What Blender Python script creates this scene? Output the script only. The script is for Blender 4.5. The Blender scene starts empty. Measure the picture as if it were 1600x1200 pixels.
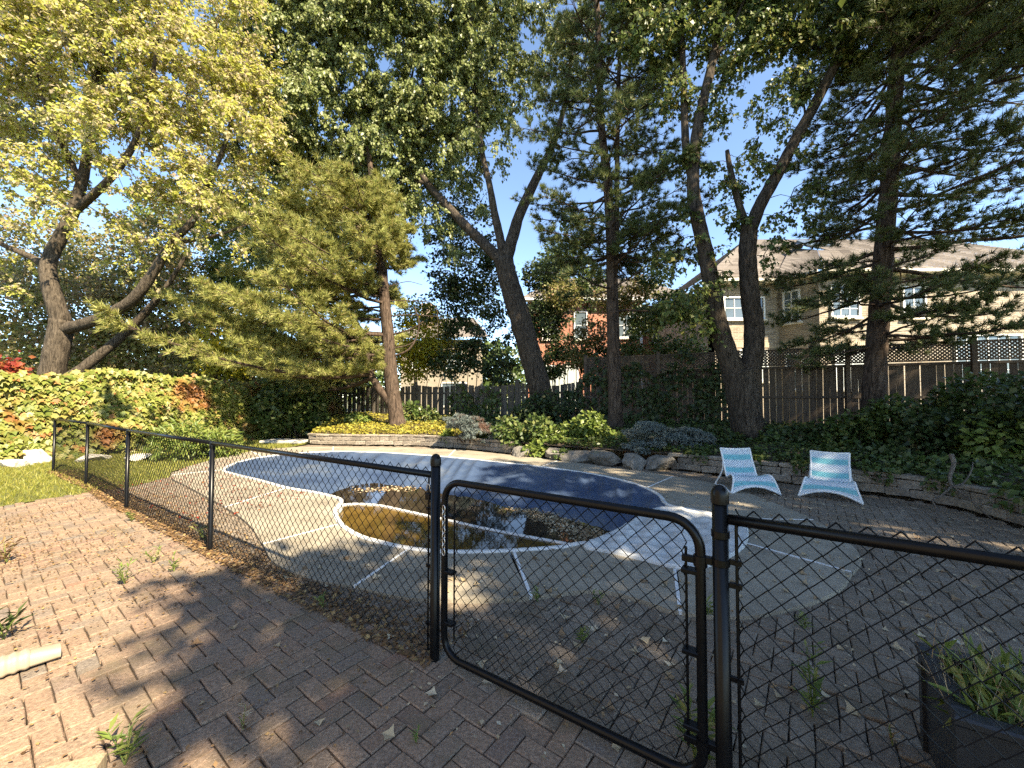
import bpy, bmesh, math, random
import numpy as np
from mathutils import Vector, Matrix

random.seed(7)
rng = np.random.default_rng(7)
R = math.radians
scene = bpy.context.scene
COL = scene.collection

# ------------------------------------------------------------------ camera, sky, sun, exposure
F, CH, HOR = 622.0, 1.60, 620.0
PITCH = math.atan((HOR - 600.0) / F)
cam_d = bpy.data.cameras.new('camera')
cam_d.lens = 36.0 * F / 1600.0
cam_d.sensor_width = 36.0
cam_d.clip_start = 0.05
cam_d.clip_end = 2000.0
cam = bpy.data.objects.new('camera', cam_d)
cam.location = (0, 0, CH)
cam.rotation_euler = (R(90) + PITCH, 0, 0)
COL.objects.link(cam)
scene.camera = cam

SUN_EL = R(43)
SUN_AZ = (0.68, -0.735)                    # horizontal direction towards the sun (behind the camera, to the right)
_n = math.hypot(*SUN_AZ)
SUNV = Vector((SUN_AZ[0] / _n * math.cos(SUN_EL), SUN_AZ[1] / _n * math.cos(SUN_EL), math.sin(SUN_EL)))
world = bpy.data.worlds.new('World')
scene.world = world
world.use_nodes = True
wn = world.node_tree
sky = wn.nodes.new('ShaderNodeTexSky')
sky.sky_type = 'NISHITA'
sky.sun_disc = False
sky.sun_elevation = SUN_EL
sky.sun_rotation = math.atan2(SUNV.x, SUNV.y)
sky.altitude = 2500
sky.air_density = 1.0
sky.dust_density = 0.15
sky.ozone_density = 3.0
bgn = wn.nodes['Background']
bgn.inputs[1].default_value = 0.135
wn.links.new(sky.outputs[0], bgn.inputs[0])

sun_d = bpy.data.lights.new('sun', 'SUN')
sun_d.energy = 5.0
sun_d.angle = R(0.8)
sun_d.color = (1.0, 0.91, 0.76)
sun = bpy.data.objects.new('sun', sun_d)
sun.rotation_euler = SUNV.to_track_quat('Z', 'Y').to_euler()
sun.location = (20, -20, 30)
COL.objects.link(sun)

scene.view_settings.view_transform = 'Standard'
scene.view_settings.look = 'None'
scene.view_settings.gamma = 1.0
scene.view_settings.use_curve_mapping = False
scene.view_settings.use_white_balance = True
scene.view_settings.white_balance_temperature = 7300
scene.view_settings.white_balance_tint = 8
scene.view_settings.exposure = 1.85
cy = scene.cycles
cy.max_bounces = 7
cy.diffuse_bounces = 3
cy.glossy_bounces = 3
cy.transmission_bounces = 5
cy.transparent_max_bounces = 8
cy.caustics_reflective = False
cy.caustics_refractive = False
cy.use_denoising = False
try:
    cy.denoiser = 'OPENIMAGEDENOISE'
    cy.denoising_input_passes = 'RGB_ALBEDO_NORMAL'
    cy.denoising_prefilter = 'ACCURATE'
except Exception:
    pass

# ------------------------------------------------------------------ pixel helpers (site survey: photo pixel -> metres)
def G(px, py, z=0.0):
    """ground point seen at photo pixel (px, py) on the plane of height z"""
    dx, dy = (px - 800.0) / F, -(py - 600.0) / F
    c, s = math.cos(PITCH), math.sin(PITCH)
    d = (dx, c - dy * s, s + dy * c)
    t = (z - CH) / d[2]
    return (d[0] * t, d[1] * t)

def P(px, py, Y):
    """point seen at photo pixel (px, py) at forward distance Y"""
    dx, dy = (px - 800.0) / F, -(py - 600.0) / F
    c, s = math.cos(PITCH), math.sin(PITCH)
    d = (dx, c - dy * s, s + dy * c)
    t = Y / d[1]
    return np.array((d[0] * t, Y, CH + d[2] * t))

def catmull(pts, n=6, closed=False):
    pts = [np.array(p, float) for p in pts]
    out = []
    N = len(pts)
    rngs = range(N) if closed else range(N - 1)
    for i in rngs:
        p1, p2 = pts[i], pts[(i + 1) % N]
        p0 = pts[i - 1] if (closed or i > 0) else 2 * p1 - p2
        p3 = pts[(i + 2) % N] if (closed or i + 2 < N) else 2 * p2 - p1
        for k in range(n):
            t = k / n
            out.append(0.5 * ((2 * p1) + (-p0 + p2) * t + (2 * p0 - 5 * p1 + 4 * p2 - p3) * t * t + (-p0 + 3 * p1 - 3 * p2 + p3) * t ** 3))
    if not closed:
        out.append(pts[-1])
    return out

def resample(pts, n):
    pts = np.array(pts, float)
    seg = np.linalg.norm(np.diff(pts, axis=0), axis=1)
    s = np.concatenate([[0], np.cumsum(seg)])
    t = np.linspace(0, s[-1], n)
    return np.stack([np.interp(t, s, pts[:, k]) for k in range(pts.shape[1])], 1)

def inpoly(xy, poly):
    xy = np.atleast_2d(np.array(xy, float))
    poly = np.array(poly, float)[:, :2]
    x, y = xy[:, 0], xy[:, 1]
    res = np.zeros(len(xy), bool)
    j = len(poly) - 1
    for i in range(len(poly)):
        xi, yi = poly[i]; xj, yj = poly[j]
        c = ((yi > y) != (yj > y)) & (x < (xj - xi) * (y - yi) / ((yj - yi) if yj != yi else 1e-9) + xi)
        res ^= c
        j = i
    return res

# ------------------------------------------------------------------ materials
MATS = {}
def newmat(name):
    m = bpy.data.materials.new(name)
    m.use_nodes = True
    nt = m.node_tree
    MATS[name] = m
    return m, nt, nt.nodes['Principled BSDF']

def N(nt, typ, **kw):
    n = nt.nodes.new(typ)
    for k, v in kw.items():
        if k.startswith('i_'):
            n.inputs[k[2:].replace('_', ' ')].default_value = v
        else:
            setattr(n, k, v)
    return n

def ramp(nt, stops, interp='LINEAR'):
    r = nt.nodes.new('ShaderNodeValToRGB')
    r.color_ramp.interpolation = interp
    el = r.color_ramp.elements
    while len(el) < len(stops):
        el.new(0.5)
    for e, (p, c) in zip(el, stops):
        e.position = p
        e.color = (c[0], c[1], c[2], 1)
    return r

def mixc(nt, fac, a, b, blend='MIX'):
    m = nt.nodes.new('ShaderNodeMix')
    m.data_type = 'RGBA'
    m.blend_type = blend
    for sock, v in ((m.inputs[0], fac), (m.inputs[6], a), (m.inputs[7], b)):
        if isinstance(v, (int, float)):
            sock.default_value = v
        elif isinstance(v, tuple):
            sock.default_value = (v[0], v[1], v[2], 1)
        else:
            nt.links.new(v, sock)
    return m.outputs[2]

def noise(nt, scale, detail=4, rough=0.55, vec=None, stretch=None, coord='Object'):
    tc = nt.nodes.new('ShaderNodeTexCoord')
    n = N(nt, 'ShaderNodeTexNoise')
    n.inputs['Scale'].default_value = scale
    n.inputs['Detail'].default_value = detail
    n.inputs['Roughness'].default_value = rough
    src = tc.outputs[coord] if vec is None else vec
    if stretch:
        mp = nt.nodes.new('ShaderNodeMapping')
        mp.inputs['Scale'].default_value = stretch
        nt.links.new(src, mp.inputs[0])
        src = mp.outputs[0]
    nt.links.new(src, n.inputs['Vector'])
    return n

def bump(nt, bsdf, h, strength=0.3, dist=0.01):
    b = nt.nodes.new('ShaderNodeBump')
    b.inputs['Strength'].default_value = strength
    b.inputs['Distance'].default_value = dist
    nt.links.new(h, b.inputs['Height'])
    nt.links.new(b.outputs[0], bsdf.inputs['Normal'])

def plain(name, col, rough=0.5, metal=0.0, var=0.0, vscale=8.0, spec=0.5, bumps=0.0, bdist=0.01, stretch=None, coord='Object'):
    m, nt, b = newmat(name)
    b.inputs['Base Color'].default_value = (*col, 1)
    b.inputs['Roughness'].default_value = rough
    b.inputs['Metallic'].default_value = metal
    b.inputs['Specular IOR Level'].default_value = spec
    if var or bumps:
        n = noise(nt, vscale, 5, 0.6, stretch=stretch, coord=coord)
        if var:
            r = ramp(nt, [(0.25, tuple(c * (1 - var) for c in col)), (0.75, tuple(min(1, c * (1 + var)) for c in col))])
            nt.links.new(n.outputs[0], r.inputs[0])
            nt.links.new(r.outputs[0], b.inputs['Base Color'])
        if bumps:
            bump(nt, b, n.outputs[0], bumps, bdist)
    return m

def leafmat(name, stops, trans=0.35, rough=0.45, patch=None, pscale=0.5, spec=0.35):
    """leaf colours vary leaf by leaf (island) and in patches across the plant"""
    m, nt, b = newmat(name)
    g = nt.nodes.new('ShaderNodeNewGeometry')
    oi = nt.nodes.new('ShaderNodeObjectInfo')
    ad = N(nt, 'ShaderNodeMath', operation='ADD')
    nt.links.new(g.outputs['Random Per Island'], ad.inputs[0])
    nt.links.new(oi.outputs['Random'], ad.inputs[1])
    fr = N(nt, 'ShaderNodeMath', operation='FRACT')
    nt.links.new(ad.outputs[0], fr.inputs[0])
    r = ramp(nt, stops)
    nt.links.new(fr.outputs[0], r.inputs[0])
    col = r.outputs[0]
    if patch:
        gp = nt.nodes.new('ShaderNodeNewGeometry')
        n = noise(nt, pscale, 3, 0.6, vec=gp.outputs['Position'])
        rr = ramp(nt, [(patch[1], (0, 0, 0)), (patch[2], (1, 1, 1))])
        nt.links.new(n.outputs[0], rr.inputs[0])
        col = mixc(nt, rr.outputs[0], col, patch[0])
    nt.links.new(col, b.inputs['Base Color'])
    b.inputs['Roughness'].default_value = rough
    b.inputs['Specular IOR Level'].default_value = spec
    t = nt.nodes.new('ShaderNodeBsdfTranslucent')
    nt.links.new(col, t.inputs[0])
    mx = nt.nodes.new('ShaderNodeMixShader')
    mx.inputs[0].default_value = trans
    nt.links.new(b.outputs[0], mx.inputs[1])
    nt.links.new(t.outputs[0], mx.inputs[2])
    nt.links.new(mx.outputs[0], nt.nodes['Material Output'].inputs[0])
    return m

def rand01(nt):
    g = nt.nodes.new('ShaderNodeNewGeometry')
    oi = nt.nodes.new('ShaderNodeObjectInfo')
    ad = N(nt, 'ShaderNodeMath', operation='ADD')
    nt.links.new(g.outputs['Random Per Island'], ad.inputs[0])
    nt.links.new(oi.outputs['Random'], ad.inputs[1])
    fr = N(nt, 'ShaderNodeMath', operation='FRACT')
    nt.links.new(ad.outputs[0], fr.inputs[0])
    return fr.outputs[0]

def pieces(name, stops, rough=0.85, nscale=30, namt=0.35, bumps=0.5, bdist=0.004, dirt=None, dscale=1.2, speck=None):
    """brick, stone, board: each piece its own shade, grain in world space, dirt patches with a shape of their own"""
    m, nt, b = newmat(name)
    r = ramp(nt, stops)
    nt.links.new(rand01(nt), r.inputs[0])
    g = nt.nodes.new('ShaderNodeNewGeometry')
    n = noise(nt, nscale, 5, 0.65, vec=g.outputs['Position'])
    rr = ramp(nt, [(0.3, (1 - namt,) * 3), (0.7, (1 + namt * 0.6,) * 3)])
    nt.links.new(n.outputs[0], rr.inputs[0])
    col = mixc(nt, 1.0, r.outputs[0], rr.outputs[0], 'MULTIPLY')
    if dirt:
        n2 = noise(nt, dscale, 5, 0.7, vec=g.outputs['Position'])
        r2 = ramp(nt, [(dirt[1], (0, 0, 0)), (dirt[2], (1, 1, 1))])
        nt.links.new(n2.outputs[0], r2.inputs[0])
        col = mixc(nt, r2.outputs[0], col, dirt[0])
    if speck:
        n3 = noise(nt, 260, 2, 0.5, vec=g.outputs['Position'])
        r3 = ramp(nt, [(0.64, (0, 0, 0)), (0.72, (1, 1, 1))])
        nt.links.new(n3.outputs[0], r3.inputs[0])
        col = mixc(nt, r3.outputs[0], col, speck)
    nt.links.new(col, b.inputs['Base Color'])
    b.inputs['Roughness'].default_value = rough
    b.inputs['Specular IOR Level'].default_value = 0.3
    bump(nt, b, n.outputs[0], bumps, bdist)
    return m

# --- hard materials
plain('black_metal', (0.0045, 0.0045, 0.005), 0.30, 0.0, 0.3, 30, 0.22)
plain('black_wire', (0.004, 0.004, 0.0045), 0.5, spec=0.15)
plain('steel', (0.55, 0.55, 0.55), 0.35, 1.0)
plain('white_paint', (0.78, 0.78, 0.76), 0.5, 0, 0.06, 6)
plain('white_coping', (0.60, 0.59, 0.56), 0.45, 0, 0.14, 9)
plain('joint_white', (0.68, 0.68, 0.66), 0.7, 0, 0.2, 20)
plain('soil', (0.085, 0.062, 0.043), 0.95, 0, 0.45, 5, 0.2, 0.8, 0.03)
plain('bed_sand', (0.045, 0.034, 0.024), 0.95, 0, 0.4, 14, 0.2, 0.6, 0.01)
plain('ground', (0.12, 0.12, 0.06), 0.95, 0, 0.4, 1.5, 0.2, 0.4, 0.02)
plain('lawn_base', (0.10, 0.105, 0.03), 0.95, 0, 0.45, 6, 0.2, 0.6, 0.02)
plain('planter_plastic', (0.02, 0.021, 0.024), 0.42, 0, 0.2, 10)
plain('downspout_vinyl', (0.33, 0.28, 0.20), 0.5, 0, 0.12, 10)
plain('liner', (0.22, 0.36, 0.46), 0.4, 0, 0.25, 3)
plain('fibreglass', (0.53, 0.525, 0.50), 0.5, 0, 0.22, 4)
plain('spa_bottom', (0.09, 0.06, 0.025), 0.8, 0, 0.5, 3)
pieces('paver', [(0.0, (0.25, 0.165, 0.112)), (0.25, (0.29, 0.195, 0.13)), (0.5, (0.215, 0.158, 0.115)), (0.75, (0.305, 0.203, 0.135)), (0.9, (0.18, 0.147, 0.118)), (1.0, (0.26, 0.152, 0.10))],
       0.9, 60, 0.5, 1.0, 0.006, ((0.17, 0.125, 0.08), 0.50, 0.66), 2.8, (0.46, 0.40, 0.32))
pieces('paver_grey', [(0.0, (0.175, 0.138, 0.102)), (0.35, (0.23, 0.182, 0.135)), (0.7, (0.195, 0.152, 0.112)), (1.0, (0.255, 0.208, 0.158))],
       0.9, 60, 0.5, 1.0, 0.006, ((0.13, 0.10, 0.065), 0.50, 0.68), 2.6, (0.42, 0.37, 0.30))
pieces('wall_block', [(0.0, (0.24, 0.20, 0.15)), (0.5, (0.33, 0.28, 0.22)), (1.0, (0.19, 0.16, 0.125))], 0.92, 22, 0.45, 1.0, 0.02, ((0.15, 0.13, 0.09), 0.55, 0.75), 2.0)
pieces('boulder_stone', [(0.0, (0.17, 0.15, 0.125)), (1.0, (0.24, 0.215, 0.18))], 0.9, 9, 0.5, 1.0, 0.03, ((0.13, 0.12, 0.07), 0.55, 0.72), 2.5)
pieces('limestone', [(0.0, (0.52, 0.49, 0.43)), (1.0, (0.60, 0.56, 0.49))], 0.9, 12, 0.3, 0.8, 0.02)
pieces('shingle', [(0.0, (0.20, 0.17, 0.15)), (0.5, (0.28, 0.245, 0.215)), (1.0, (0.235, 0.20, 0.17))], 0.9, 40, 0.2, 0.3, 0.01)

def woodmat(name, stops, gs=7.0):
    m, nt, b = newmat(name)
    r = ramp(nt, stops)
    nt.links.new(rand01(nt), r.inputs[0])
    g = nt.nodes.new('ShaderNodeNewGeometry')
    n = noise(nt, gs, 6, 0.65, vec=g.outputs['Position'], stretch=(6, 6, 0.5))
    rr = ramp(nt, [(0.3, (0.55,) * 3), (0.7, (1.3,) * 3)])
    nt.links.new(n.outputs[0], rr.inputs[0])
    col = mixc(nt, 1.0, r.outputs[0], rr.outputs[0], 'MULTIPLY')
    nt.links.new(col, b.inputs['Base Color'])
    b.inputs['Roughness'].default_value = 0.85
    b.inputs['Specular IOR Level'].default_value = 0.25
    bump(nt, b, n.outputs[0], 0.5, 0.004)
    return m
woodmat('fence_wood', [(0.0, (0.085, 0.062, 0.044)), (0.5, (0.12, 0.09, 0.066)), (1.0, (0.066, 0.049, 0.037))])
woodmat('picket_wood', [(0.0, (0.095, 0.08, 0.062)), (0.5, (0.135, 0.115, 0.092)), (1.0, (0.075, 0.062, 0.048))])
woodmat('step_wood', [(0.0, (0.36, 0.27, 0.17)), (1.0, (0.32, 0.24, 0.15))], 14)

def barkmat(name, c0, c1, sc=9):
    m, nt, b = newmat(name)
    g = nt.nodes.new('ShaderNodeNewGeometry')
    n = noise(nt, sc, 7, 0.7, vec=g.outputs['Position'], stretch=(2.2, 2.2, 0.45))
    n.inputs['Distortion'].default_value = 0.6
    r = ramp(nt, [(0.36, c0), (0.62, c1)])
    nt.links.new(n.outputs[0], r.inputs[0])
    nt.links.new(r.outputs[0], b.inputs['Base Color'])
    b.inputs['Roughness'].default_value = 0.95
    b.inputs['Specular IOR Level'].default_value = 0.15
    bump(nt, b, n.outputs[0], 1.0, 0.05)
    return m
barkmat('bark_maple', (0.018, 0.014, 0.010), (0.105, 0.082, 0.062))
barkmat('bark_left', (0.022, 0.017, 0.012), (0.125, 0.098, 0.07))
barkmat('bark_pine', (0.022, 0.015, 0.011), (0.125, 0.088, 0.064), 7)
barkmat('bark_dead', (0.12, 0.095, 0.075), (0.24, 0.20, 0.16), 20)

# concrete deck
m, nt, b = newmat('concrete')
g = nt.nodes.new('ShaderNodeNewGeometry')
n1 = noise(nt, 1.3, 8, 0.78, vec=g.outputs['Position'])
r1 = ramp(nt, [(0.30, (0.15, 0.122, 0.088)), (0.45, (0.26, 0.222, 0.165)), (0.6, (0.33, 0.285, 0.215)), (0.75, (0.42, 0.37, 0.285))])
nt.links.new(n1.outputs[0], r1.inputs[0])
n2 = noise(nt, 90, 3, 0.6, vec=g.outputs['Position'])
r2 = ramp(nt, [(0.35, (0.72,) * 3), (0.65, (1.15,) * 3)])
nt.links.new(n2.outputs[0], r2.inputs[0])
nt.links.new(mixc(nt, 1.0, r1.outputs[0], r2.outputs[0], 'MULTIPLY'), b.inputs['Base Color'])
b.inputs['Roughness'].default_value = 0.85
bump(nt, b, n2.outputs[0], 0.4, 0.003)

# pool cover tarp
m, nt, b = newmat('tarp')
g = nt.nodes.new('ShaderNodeNewGeometry')
n1 = noise(nt, 0.9, 8, 0.72, vec=g.outputs['Position'])
r1 = ramp(nt, [(0.30, (0.026, 0.045, 0.092)), (0.52, (0.052, 0.080, 0.138)), (0.72, (0.115, 0.132, 0.155))])
nt.links.new(n1.outputs[0], r1.inputs[0])
nt.links.new(r1.outputs[0], b.inputs['Base Color'])
b.inputs['Roughness'].default_value = 0.5
b.inputs['Specular IOR Level'].default_value = 0.32
n2 = noise(nt, 6, 5, 0.6, vec=g.outputs['Position'])
bump(nt, b, n2.outputs[0], 0.35, 0.03)

def watermat(name, c0, c1, sc):
    m, nt, b = newmat(name)
    g = nt.nodes.new('ShaderNodeNewGeometry')
    n1 = noise(nt, sc, 5, 0.6, vec=g.outputs['Position'])
    r1 = ramp(nt, [(0.35, c0), (0.68, c1)])
    nt.links.new(n1.outputs[0], r1.inputs[0])
    nt.links.new(r1.outputs[0], b.inputs['Base Color'])
    b.inputs['Roughness'].default_value = 0.04
    b.inputs['IOR'].default_value = 1.33
    b.inputs['Specular IOR Level'].default_value = 0.6
    n2 = noise(nt, 7, 2, 0.5, vec=g.outputs['Position'])
    bump(nt, b, n2.outputs[0], 0.06, 0.01)
    return m
watermat('murky_water', (0.035, 0.021, 0.006), (0.16, 0.098, 0.024), 1.1)
watermat('puddle_water', (0.016, 0.013, 0.010), (0.06, 0.045, 0.028), 1.0)

# house brick by material (courses are two pixels tall)
def brickmat(name, a, b2, mortar, rot=0.0, sc=1.0):
    m, nt, b = newmat(name)
    tc = nt.nodes.new('ShaderNodeTexCoord')
    br = nt.nodes.new('ShaderNodeTexBrick')
    br.inputs['Color1'].default_value = (*a, 1)
    br.inputs['Color2'].default_value = (*b2, 1)
    br.inputs['Mortar'].default_value = (*mortar, 1)
    br.inputs['Scale'].default_value = 1.0
    br.inputs['Mortar Size'].default_value = 0.012
    br.inputs['Brick Width'].default_value = 0.26
    br.inputs['Row Height'].default_value = 0.082
    br.inputs['Bias'].default_value = -0.1
    nt.links.new(tc.outputs['UV'], br.inputs['Vector'])
    n1 = noise(nt, 1.1, 5, 0.65, vec=tc.outputs['UV'], stretch=(1, 4, 1))
    r1 = ramp(nt, [(0.35, (0.72,) * 3), (0.65, (1.15,) * 3)])
    nt.links.new(n1.outputs[0], r1.inputs[0])
    nt.links.new(mixc(nt, 1.0, br.outputs[0], r1.outputs[0], 'MULTIPLY'), b.inputs['Base Color'])
    b.inputs['Roughness'].default_value = 0.9
    bump(nt, b, br.outputs['Fac'], -0.4, 0.008)
    return m
brickmat('beige_brick', (0.34, 0.27, 0.19), (0.185, 0.14, 0.10), (0.38, 0.34, 0.28))
brickmat('red_brick', (0.42, 0.13, 0.065), (0.30, 0.085, 0.045), (0.36, 0.26, 0.2))
plain('trim_cream', (0.66, 0.60, 0.49), 0.6)
plain('pale_stucco', (0.34, 0.29, 0.225), 0.85, 0, 0.15, 2)
plain('soldier_brick', (0.44, 0.36, 0.26), 0.9, 0, 0.25, 8)
m, nt, b = newmat('window_glass')
b.inputs['Base Color'].default_value = (0.10, 0.13, 0.15, 1)
b.inputs['Roughness'].default_value = 0.08
b.inputs['Specular IOR Level'].default_value = 0.8
plain('blind', (0.42, 0.45, 0.44), 0.6)

# --- foliage materials
leafmat('leaf_silver', [(0.0, (0.10, 0.13, 0.03)), (0.35, (0.17, 0.20, 0.055)), (0.75, (0.26, 0.285, 0.105)), (1.0, (0.34, 0.35, 0.17))], 0.40, 0.38)
leafmat('leaf_maple_right', [(0.0, (0.07, 0.11, 0.028)), (0.5, (0.12, 0.16, 0.04)), (0.85, (0.19, 0.21, 0.065)), (1.0, (0.32, 0.28, 0.08))], 0.42, 0.4)
leafmat('leaf_yellow_green', [(0.0, (0.34, 0.37, 0.06)), (0.3, (0.44, 0.44, 0.09)), (0.55, (0.50, 0.47, 0.12)), (0.75, (0.50, 0.42, 0.24)), (1.0, (0.52, 0.42, 0.30))],
        0.5, 0.5, ((0.50, 0.43, 0.28), 0.56, 0.74), 1.6)
leafmat('leaf_vine', [(0.0, (0.12, 0.16, 0.03)), (0.35, (0.21, 0.235, 0.05)), (0.65, (0.29, 0.285, 0.075)), (0.88, (0.36, 0.33, 0.11)), (1.0, (0.34, 0.13, 0.05))],
        0.30, 0.45, ((0.30, 0.13, 0.045), 0.55, 0.68), 0.9)
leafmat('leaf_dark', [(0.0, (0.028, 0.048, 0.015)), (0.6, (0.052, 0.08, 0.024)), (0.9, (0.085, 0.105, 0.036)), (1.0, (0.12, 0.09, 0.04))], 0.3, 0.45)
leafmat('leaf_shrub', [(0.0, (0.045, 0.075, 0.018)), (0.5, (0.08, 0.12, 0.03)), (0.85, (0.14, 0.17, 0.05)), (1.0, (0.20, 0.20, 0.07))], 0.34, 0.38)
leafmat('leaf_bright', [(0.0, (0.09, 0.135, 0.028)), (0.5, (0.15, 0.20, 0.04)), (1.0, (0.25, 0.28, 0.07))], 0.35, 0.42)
leafmat('leaf_yellow', [(0.0, (0.38, 0.34, 0.03)), (0.6, (0.50, 0.42, 0.04)), (1.0, (0.30, 0.32, 0.05))], 0.45, 0.5)
leafmat('leaf_olive', [(0.0, (0.11, 0.12, 0.03)), (0.4, (0.19, 0.19, 0.05)), (0.7, (0.27, 0.24, 0.08)), (0.9, (0.30, 0.22, 0.12)), (1.0, (0.32, 0.18, 0.10))], 0.42, 0.5, ((0.24, 0.17, 0.10), 0.55, 0.7), 0.6)
leafmat('leaf_red', [(0.0, (0.16, 0.02, 0.015)), (0.6, (0.28, 0.04, 0.02)), (1.0, (0.30, 0.12, 0.04))], 0.35, 0.5)
leafmat('needle_sun', [(0.0, (0.20, 0.22, 0.05)), (0.5, (0.32, 0.33, 0.09)), (0.85, (0.43, 0.41, 0.14)), (1.0, (0.40, 0.28, 0.13))], 0.35, 0.5)
leafmat('needle_dark', [(0.0, (0.06, 0.088, 0.03)), (0.6, (0.105, 0.138, 0.045)), (0.92, (0.18, 0.20, 0.07)), (1.0, (0.24, 0.18, 0.08))], 0.32, 0.5)
leafmat('needle_blue', [(0.0, (0.08, 0.105, 0.09)), (0.5, (0.15, 0.18, 0.16)), (1.0, (0.28, 0.30, 0.27))], 0.15, 0.5, ((0.20, 0.12, 0.085), 0.56, 0.66), 1.8)
leafmat('grass', [(0.0, (0.17, 0.19, 0.03)), (0.5, (0.27, 0.27, 0.05)), (1.0, (0.36, 0.32, 0.09))], 0.4, 0.5)
leafmat('dry_leaf', [(0.0, (0.22, 0.13, 0.065)), (0.35, (0.34, 0.23, 0.12)), (0.7, (0.46, 0.37, 0.23)), (1.0, (0.55, 0.48, 0.35))], 0.15, 0.6)
leafmat('litter', [(0.0, (0.09, 0.055, 0.03)), (0.4, (0.17, 0.095, 0.045)), (0.75, (0.27, 0.16, 0.07)), (1.0, (0.36, 0.25, 0.10))], 0.15, 0.7)
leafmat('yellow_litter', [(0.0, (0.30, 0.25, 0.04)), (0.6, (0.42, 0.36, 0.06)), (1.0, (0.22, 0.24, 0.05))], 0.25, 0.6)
leafmat('weed_leaf', [(0.0, (0.11, 0.16, 0.035)), (0.6, (0.18, 0.24, 0.055)), (1.0, (0.30, 0.29, 0.09))], 0.35, 0.45)

# woven chair bands
m, nt, b = newmat('weave')
tc = nt.nodes.new('ShaderNodeTexCoord')
sep = nt.nodes.new('ShaderNodeSeparateXYZ')
nt.links.new(tc.outputs['UV'], sep.inputs[0])
w = N(nt, 'ShaderNodeMath', operation='MULTIPLY'); w.inputs[1].default_value = 3.9
nt.links.new(sep.outputs[1], w.inputs[0])
fr = N(nt, 'ShaderNodeMath', operation='FRACT'); nt.links.new(w.outputs[0], fr.inputs[0])
rc = ramp(nt, [(0.0, (0.74, 0.77, 0.77)), (0.45, (0.74, 0.77, 0.77)), (0.58, (0.20, 0.56, 0.58)), (0.86, (0.20, 0.56, 0.58)), (1.0, (0.74, 0.77, 0.77))])
nt.links.new(fr.outputs[0], rc.inputs[0])
ck = nt.nodes.new('ShaderNodeTexChecker'); ck.inputs['Scale'].default_value = 46
nt.links.new(tc.outputs['UV'], ck.inputs['Vector'])
nt.links.new(mixc(nt, ck.outputs['Fac'], rc.outputs[0], mixc(nt, 1.0, rc.outputs[0], (0.42, 0.50, 0.60), 'MULTIPLY')), b.inputs['Base Color'])
b.inputs['Roughness'].default_value = 0.5
bump(nt, b, ck.outputs['Fac'], 0.4, 0.004)

# ------------------------------------------------------------------ object helpers
def tag(o, label=None, cat=None, group=None, kind=None):
    if label: o['label'] = label
    if cat: o['category'] = cat
    if group: o['group'] = group
    if kind: o['kind'] = kind
    return o

def link(name, me, parent=None):
    o = bpy.data.objects.new(name, me)
    COL.objects.link(o)
    if parent is not None:
        o.parent = parent
    return o

def empty(name, loc=(0, 0, 0), rz=0.0):
    o = bpy.data.objects.new(name, None)
    o.empty_display_size = 0.2
    COL.objects.link(o)
    o.location = loc
    o.rotation_euler = (0, 0, rz)
    return o

def mesh_np(name, V, faces, mat, smooth=False):
    """V (n,3); faces: (m,k) int array or list of tuples"""
    me = bpy.data.meshes.new(name)
    V = np.asarray(V, np.float32)
    if isinstance(faces, np.ndarray):
        k = faces.shape[1]; mcount = faces.shape[0]
        me.vertices.add(len(V)); me.vertices.foreach_set('co', V.ravel())
        me.loops.add(mcount * k); me.loops.foreach_set('vertex_index', faces.astype(np.int32).ravel())
        me.polygons.add(mcount)
        me.polygons.foreach_set('loop_start', np.arange(0, mcount * k, k, dtype=np.int32))
        me.update(calc_edges=True)
    else:
        me.from_pydata(V.tolist(), [], faces)
        me.update()
    if smooth:
        me.polygons.foreach_set('use_smooth', np.ones(len(me.polygons), bool))
    if mat:
        me.materials.append(MATS[mat] if isinstance(mat, str) else mat)
    return me

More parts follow.
